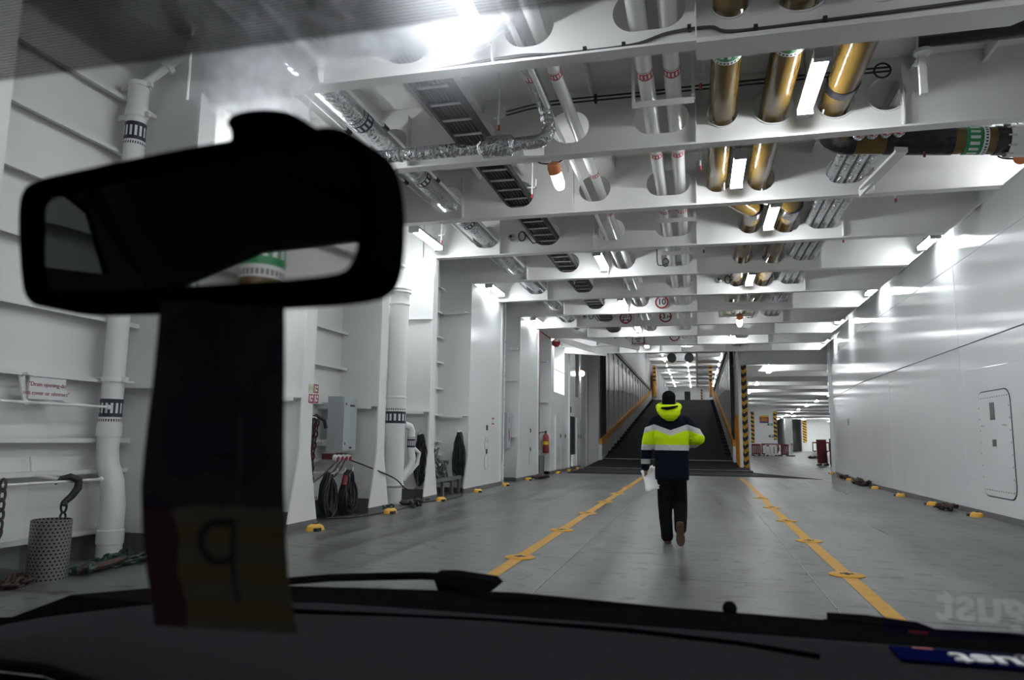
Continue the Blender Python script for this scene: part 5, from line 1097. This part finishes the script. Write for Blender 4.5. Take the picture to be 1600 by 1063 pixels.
# trousers and boots
tr = [loft([(.72, -.055, .0, .105, .105), (.80, .02, .0, .175, .12), (.92, .02, 0, .17, .12)]),
      limb([(-.058, 0, .80), (-.068, .03, .50), (-.06, .02, .30), (-.045, .0, .13), (-.045, .0, .095)], [.102, .088, .080, .074, .076]),
      limb([(.105, 0, .80), (.118, .07, .49), (.122, -.03, .34), (.12, -.14, .235), (.12, -.165, .205)], [.100, .088, .080, .074, .072])]
shell(tr, 'trousers', 'trouser', man, .010, 4)
def boot(m, org, fwd, up):
    f, u = Vector(fwd).normalized(), Vector(up).normalized(); r = f.cross(u); o = Vector(org); n = 14
    st = [(-.07, .036, .05), (-.04, .046, .075), (.0, .046, .09), (.06, .046, .068), (.12, .052, .052), (.17, .046, .042), (.20, .024, .028)]
    b = len(m.v)
    for x, w_, h in st:
        for k in range(n):
            a = 2*PI*k/n; m.v.append(o + f*x + r*(math.cos(a)*w_) + u*(max(math.sin(a), -.35)*h*.75+h*.26))
    for i in range(len(st)-1):
        for k in range(n): m.f.append([b+i*n+k, b+i*n+(k+1) % n, b+(i+1)*n+(k+1) % n, b+(i+1)*n+k]); m.m.append(0)
    m.f.append([b+k for k in range(n)]); m.m.append(0); m.f.append([b+(len(st)-1)*n+k for k in range(n)]); m.m.append(0)
def sole(m, org, fwd, up):
    f, u = Vector(fwd).normalized(), Vector(up).normalized(); r = f.cross(u); o = Vector(org)
    L = [(-.078, .018), (-.07, .034), (-.03, .042), (.03, .036), (.09, .046), (.14, .052), (.185, .040), (.208, .016)]
    loop = [(a, w_) for a, w_ in L] + [(a, -w_) for a, w_ in reversed(L)]
    m.prism(loop, [], lambda a, b: o+f*a+r*b, lambda a, b: o+f*a+r*b-u*.024)
    m.prism([(a, b*.95) for a, b in loop if a < -.01], [], lambda a, b: o+f*a+r*b-u*.02, lambda a, b: o+f*a+r*b-u*.036)
for nm, org, fw_, up_ in (('boot', (-.04, .03, .045), (-.08, 1, 0), (0, 0, 1)), ('boot', (.118, -.265, .225), (.03, .10, -1), (0, 1, .10))):
    m = MB(); boot(m, org, fw_, up_); b_ = m.build(nm, 'boot', man, local=True); m = MB(); sole(m, org, fw_, up_); o = m.build('sole', 'sole', b_, local=True); o['label'] = 'worn brown sole'
# papers in the left hand
t = empty('paper_sheets', (MX-.285, MY+.05, .77), 'white paper sheets held in the left hand of the walking person', 'paper')
for k, (rz_, d, dx) in enumerate(((.22, .0, 0), (-.06, .008, .02))):
    m = MB(); n = 6; c, s = math.cos(rz_+.28), math.sin(rz_+.28)
    vs = []
    for i in range(n+1):
        for j in range(n+1):
            u, v = (i/n-.5)*.165, (j/n-.74)*.285; b_ = .02*math.sin(PI*i/n)
            vs.append((MX-.262+dx+u*c-v*s*.75, MY+.04+d+b_+(v*c+u*s)*.8, .85+(u*s+v*c)*.95))
    m.add(vs, [(i*(n+1)+j, (i+1)*(n+1)+j, (i+1)*(n+1)+j+1, i*(n+1)+j+1) for i in range(n) for j in range(n)]); o = m.build('sheet', 'paper', t)
    so = o.modifiers.new('t', 'SOLIDIFY'); so.thickness = .0015

# ------------------------------------------------------------------ the car around the camera
car = empty('car', (0, .6, .0), 'dark car front seen from inside, with windscreen, dashboard and wipers', 'car')
# windscreen: 45 degree pane from the cowl to the roof edge
m = MB(); n = 12; vs = []
for i in range(n+1):
    x = -1.5+2.5*i/n
    for y, z in ((1.125, .96), (.36, 1.725)): vs.append((x, y, z))
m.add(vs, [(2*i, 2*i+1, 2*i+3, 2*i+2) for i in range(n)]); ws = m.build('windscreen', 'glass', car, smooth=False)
for v in ws.data.vertices: pass
ws.data.transform(Matrix.Translation((0, .6, 0))); ws.location = (0, -.6, 0)
if ws.data.polygons[0].normal.y > 0: ws.data.flip_normals()
# dashboard top
prof = [(0, -.022), (.012, -.008), (.04, -.002), (.5, .0), (.86, .001), (.95, -.001), (1.0, -.006)]
xs = [-1.3, -1.15, -.95, -.8, -.6, -.45, -.3, 0, .3, .6, .9]; yn = [.92, .88, .83, .785, .70, .60, .52, .45, .42, .42, .42]; vs = []; vf = []
for x, y0 in zip(xs, yn):
    sag = 0 if x > -.5 else -.10*((-.5-x)/.6)**2; y1 = 1.14 if x < -.7 else 1.135
    for t_, dz in prof: vs.append((x, y0+(y1-y0)*t_, .985+dz+sag*.55))
    vf += [(x, y0+.004, .96+sag*.55), (x, y0-.06, .60)]
k_ = len(prof); m = MB(); m.add(vf, [(2*i, 2*i+1, 2*i+3, 2*i+2) for i in range(len(xs)-1)]); df = m
m = MB(); m.add(vs, [(i*k_+j, (i+1)*k_+j, (i+1)*k_+j+1, i*k_+j+1) for i in range(len(xs)-1) for j in range(k_-1)])
d = m.build('dashboard', 'dash', car); so = d.modifiers.new('t', 'SOLIDIFY'); so.thickness = .015; so.offset = -1
m = MB(); m.tube([(-.63, 1.03, .987), (-.3, 1.075, .985), (-.1, 1.07, .987), (.05, 1.045, .987), (.14, 1.01, .988)], .004, 6); m.build('seam', 'trim', d)
df.build('dash_front', 'dashdark', car)
# cowl, wipers
m = MB(); vs = []; xs = [-1.7, -1.4, -1.25, -1.07, -.77, -.32, -.05, .21, .47, .9]; zt = [.84, .868, .924, .948, .969, .985, .977, .974, .966, .95]
for x, z in zip(xs, zt): vs += [(x, 1.12, z-.06), (x, 1.28, z-.002), (x, 1.32, z-.008), (x, 1.40, z-.07)]
m.add(vs, [(i*4+j, (i+1)*4+j, (i+1)*4+j+1, i*4+j+1) for i in range(len(xs)-1) for j in range(3)]); c_ = m.build('cowl', 'trim', car); so = c_.modifiers.new('t', 'SOLIDIFY'); so.thickness = .01
def wiper(name, pod, arm):
    m = MB(); m.tube(arm, [.007]*len(arm), 8); w_ = m.build(name, 'trim', car)
    m = MB(); m.prism(pod, [], lambda a, b: (a, 1.29, b), lambda a, b: (a, 1.34, b)); m.build('wiper_pod', 'trim', w_); return w_
wiper('wiper', [(-.472, 1.004), (-.44, 1.006), (-.363, 1.0), (-.352, .99), (-.37, .975), (-.46, .975)], [(-.78, 1.3, .972), (-.68, 1.3, .985), (-.58, 1.3, .993), (-.5, 1.3, .999), (-.45, 1.3, 1.0)])
wiper('wiper', [(.20, .974), (.26, .974), (.335, .968), (.372, .955), (.38, .94), (.2, .94)], [(.19, 1.3, .965), (.3, 1.3, .96), (.45, 1.3, .963), (.7, 1.3, .95)])
m = MB(); m.ell((.045, 1.3, .978), (.012, .012, .012), 12); m.build('washer_nozzle', 'trim', car)
# headliner and left roof edge, door pillars
m = MB(); m.add([(-1.0, .10, 1.505), (-1.0, -.065, 1.617), (-1.0, -.29, 1.703), (-1.0, -1.4, 1.74), (.9, -1.4, 1.74), (.9, .3, 1.74), (-.9, .33, 1.74)], [(0, 1, 6), (1, 2, 6), (2, 3, 4, 5, 6)]); m.add([(-1.0, .10, 1.505), (-1.0, .33, 1.76), (-.9, .33, 1.74)], [(0, 1, 2)])
h_ = m.build('headliner', 'roofcloth', car, smooth=False); so = h_.modifiers.new('t', 'SOLIDIFY'); so.thickness = .03; so.offset = 1
m = MB(); qw = [(.20, 1.51), (.38, 1.49), (.42, 1.55), (.30, 1.63), (.24, 1.60)]
m.prism([(.10, 1.505), (.33, 1.76), (.75, 1.40), (.75, .9), (.10, .9)], [qw], lambda a, b: (-1.0, a, b), lambda a, b: (-1.02, a, b)); m.build('door_pillar', 'roofcloth', car)
m = MB(); m.prism(qw, [], lambda a, b: (-1.008, a, b), lambda a, b: (-1.012, a, b)); m.build('quarter_window', 'tint', car)
m = MB(); m.box(-1.05, -.95, -1.5, -1.38, .6, 1.72); m.box(.85, .95, -1.5, -1.38, .6, 1.72); m.box(-1.0, .9, -1.5, -1.4, .5, 1.2); m.box(-1.06, -1.0, -1.4, .3, .4, .95); m.box(.9, .96, -1.4, .3, .4, .95); m.build('rear_body', 'roofcloth', car)
# rear view mirror
E_ = Vector((0, 0, CAMZ))
def pray(x, y): return (FW + RT*((x-W/2)/FPX) + UP*((531.5-y)/FPX))
d0 = pray(400, 420).normalized(); rr = Vector((-.8, -.55, .25)).normalized(); NM = (rr-d0).normalized(); PM = E_ + pray(400, 420)*.5
def onm(x, y, off=0.0):
    d_ = pray(x, y); return E_ + d_*(((PM+NM*off)-E_).dot(NM)/d_.dot(NM))
def smooth_loop(L, n=5):
    out = []; N_ = len(L)
    for i in range(N_):
        a, b, c_ = L[i-1], L[i], L[(i+1) % N_]
        p = ((b[0]*.5+a[0]*.5), (b[1]*.5+a[1]*.5)); q = ((b[0]*.5+c_[0]*.5), (b[1]*.5+c_[1]*.5))
        for k in range(n): t_ = k/n; out.append(((1-t_)**2*p[0]+2*t_*(1-t_)*b[0]+t_*t_*q[0], (1-t_)**2*p[1]+2*t_*(1-t_)*b[1]+t_*t_*q[1]))
    return out
outer = smooth_loop([(34, 345), (38, 300), (60, 284), (110, 272), (330, 226), (470, 208), (525, 198), (570, 218), (588, 262), (594, 330), (590, 400), (578, 440), (540, 462), (300, 476), (75, 486), (45, 470), (38, 430)])
inner = smooth_loop([(58, 345), (60, 312), (85, 300), (300, 255), (480, 222), (548, 232), (566, 280), (566, 370), (556, 415), (530, 434), (300, 448), (85, 462), (62, 448), (58, 420)])
mir = MB(); L0 = [onm(*p) for p in outer]; L1 = [onm(*p, .002) for p in inner]
q = MB(); q.prism(outer, [], lambda a, b: onm(a, b)-NM*.004, lambda a, b: onm(a, b)-NM*.03); hs = q.build('rear_view_mirror', 'trim', car)
q = MB(); q.prism(outer, [inner], lambda a, b: onm(a, b)-NM*.004, lambda a, b: onm(a, b)+NM*.003); q.build('rim', 'trim', hs)
q = MB(); q.prism(inner, [], lambda a, b: onm(a, b)-NM*.002, lambda a, b: onm(a, b)-NM*.004); q.build('mirror_glass', 'mirror', hs, smooth=False)
mt = smooth_loop([(335, 240), (345, 195), (333, 182), (345, 165), (400, 158), (448, 166), (478, 200), (500, 222), (470, 240)], 4)
q = MB(); q.prism(mt, [], lambda a, b: onm(a, b)-NM*.012, lambda a, b: onm(a, b)-NM*.06); q.build('mirror_mount', 'trim', hs)
# hang tag below the mirror
o0 = E_ + pray(345, 500)*.52
t = empty('hang_tag', o0, 'dim printed paper tag with handwriting hanging from the car mirror', 'tag')
ed = [(470, 250, 445), (520, 246, 445), (600, 238, 445), (680, 228, 444), (760, 220, 444), (830, 222, 446), (900, 230, 450), (950, 238, 458), (985, 241, 466)]
m = MB(); n = 10; vs = []
for (y, xa, xb) in ed:
    for i in range(n+1):
        u = i/n; x = xa+(xb-xa)*u; vs.append(E_ + pray(x, y + (u-.5)*14*(1 if y > 940 else 0))*(.52 + .012*math.sin(PI*u) + .0001*(y-700)))
m.add(vs, [(a*(n+1)+b, a*(n+1)+b+1, (a+1)*(n+1)+b+1, (a+1)*(n+1)+b) for a in range(len(ed)-1) for b in range(n)]); sh = m.build('sheet', 'tag', t)
def stroke(L, r=.0028): 
    q = MB(); q.tube([E_ + pray(*p)*.512 for p in smooth_open(L)], r, 6); q.build('handwriting', 'ink', t)
def smooth_open(L):
    P = [Vector((a, b, 0)) for a, b in L]; out = []
    for i in range(len(P)-1):
        a, b, c_, d_ = P[max(i-1, 0)], P[i], P[i+1], P[min(i+2, len(P)-1)]
        for k in range(5): s = k/5; v = .5*((2*b)+(c_-a)*s+(2*a-5*b+4*c_-d_)*s*s+(3*b-a-3*c_+d_)*s**3); out.append((v.x, v.y))
    return out + [(L[-1][0], L[-1][1])]
stroke([(382, 504), (362, 500), (347, 518), (344, 545), (358, 580), (378, 605), (385, 625), (370, 645), (345, 640), (330, 655)]); stroke([(332, 714), (374, 714)]); stroke([(372, 640), (374, 700), (368, 780)]); stroke([(368, 818), (335, 818), (315, 835), (318, 862), (340, 880), (366, 870)]); stroke([(368, 820), (366, 880), (374, 940)])
# brochure on the dashboard, printed side up and facing out of the windscreen
t = empty('brochure', (.38, 1.04, .987), 'blue brochure with white lettering lying on the dashboard at the lower right', 'brochure')
m = MB(); m.box(.235, .62, 1.022, 1.082, .9875, .9905); m.build('cover', 'bluepr', t)
m = MB(); m.box(.262, .285, 1.076, 1.08, .9906, .9912); m.build('red_corner', 'red', t)
text('August', 'lettering', (.385, 1.040, .992), (0, 0, PI), .062, 'mark', t, bold=.0012)

# a second hall end behind the car that only the mirror shows: amber standpipes at the side plating
for x, y, lb in ((-5.62, -3.3, 'amber standpipe with a green band, seen only in the car mirror'), (-5.6, -2.45, 'amber standpipe seen low in the car mirror')):
    t = empty('standpipe', (x, y, 0), lb, 'pipe'); m = MB(); m.cyl((x, y, 0), (x, y, ZC), .2, 24); m.build('pipe', 'brown', t)
    pipe_band(t, (x, y, 3.42 if y < -3 else 2.95), (0, 0, 1), .2, -.5, 'green')
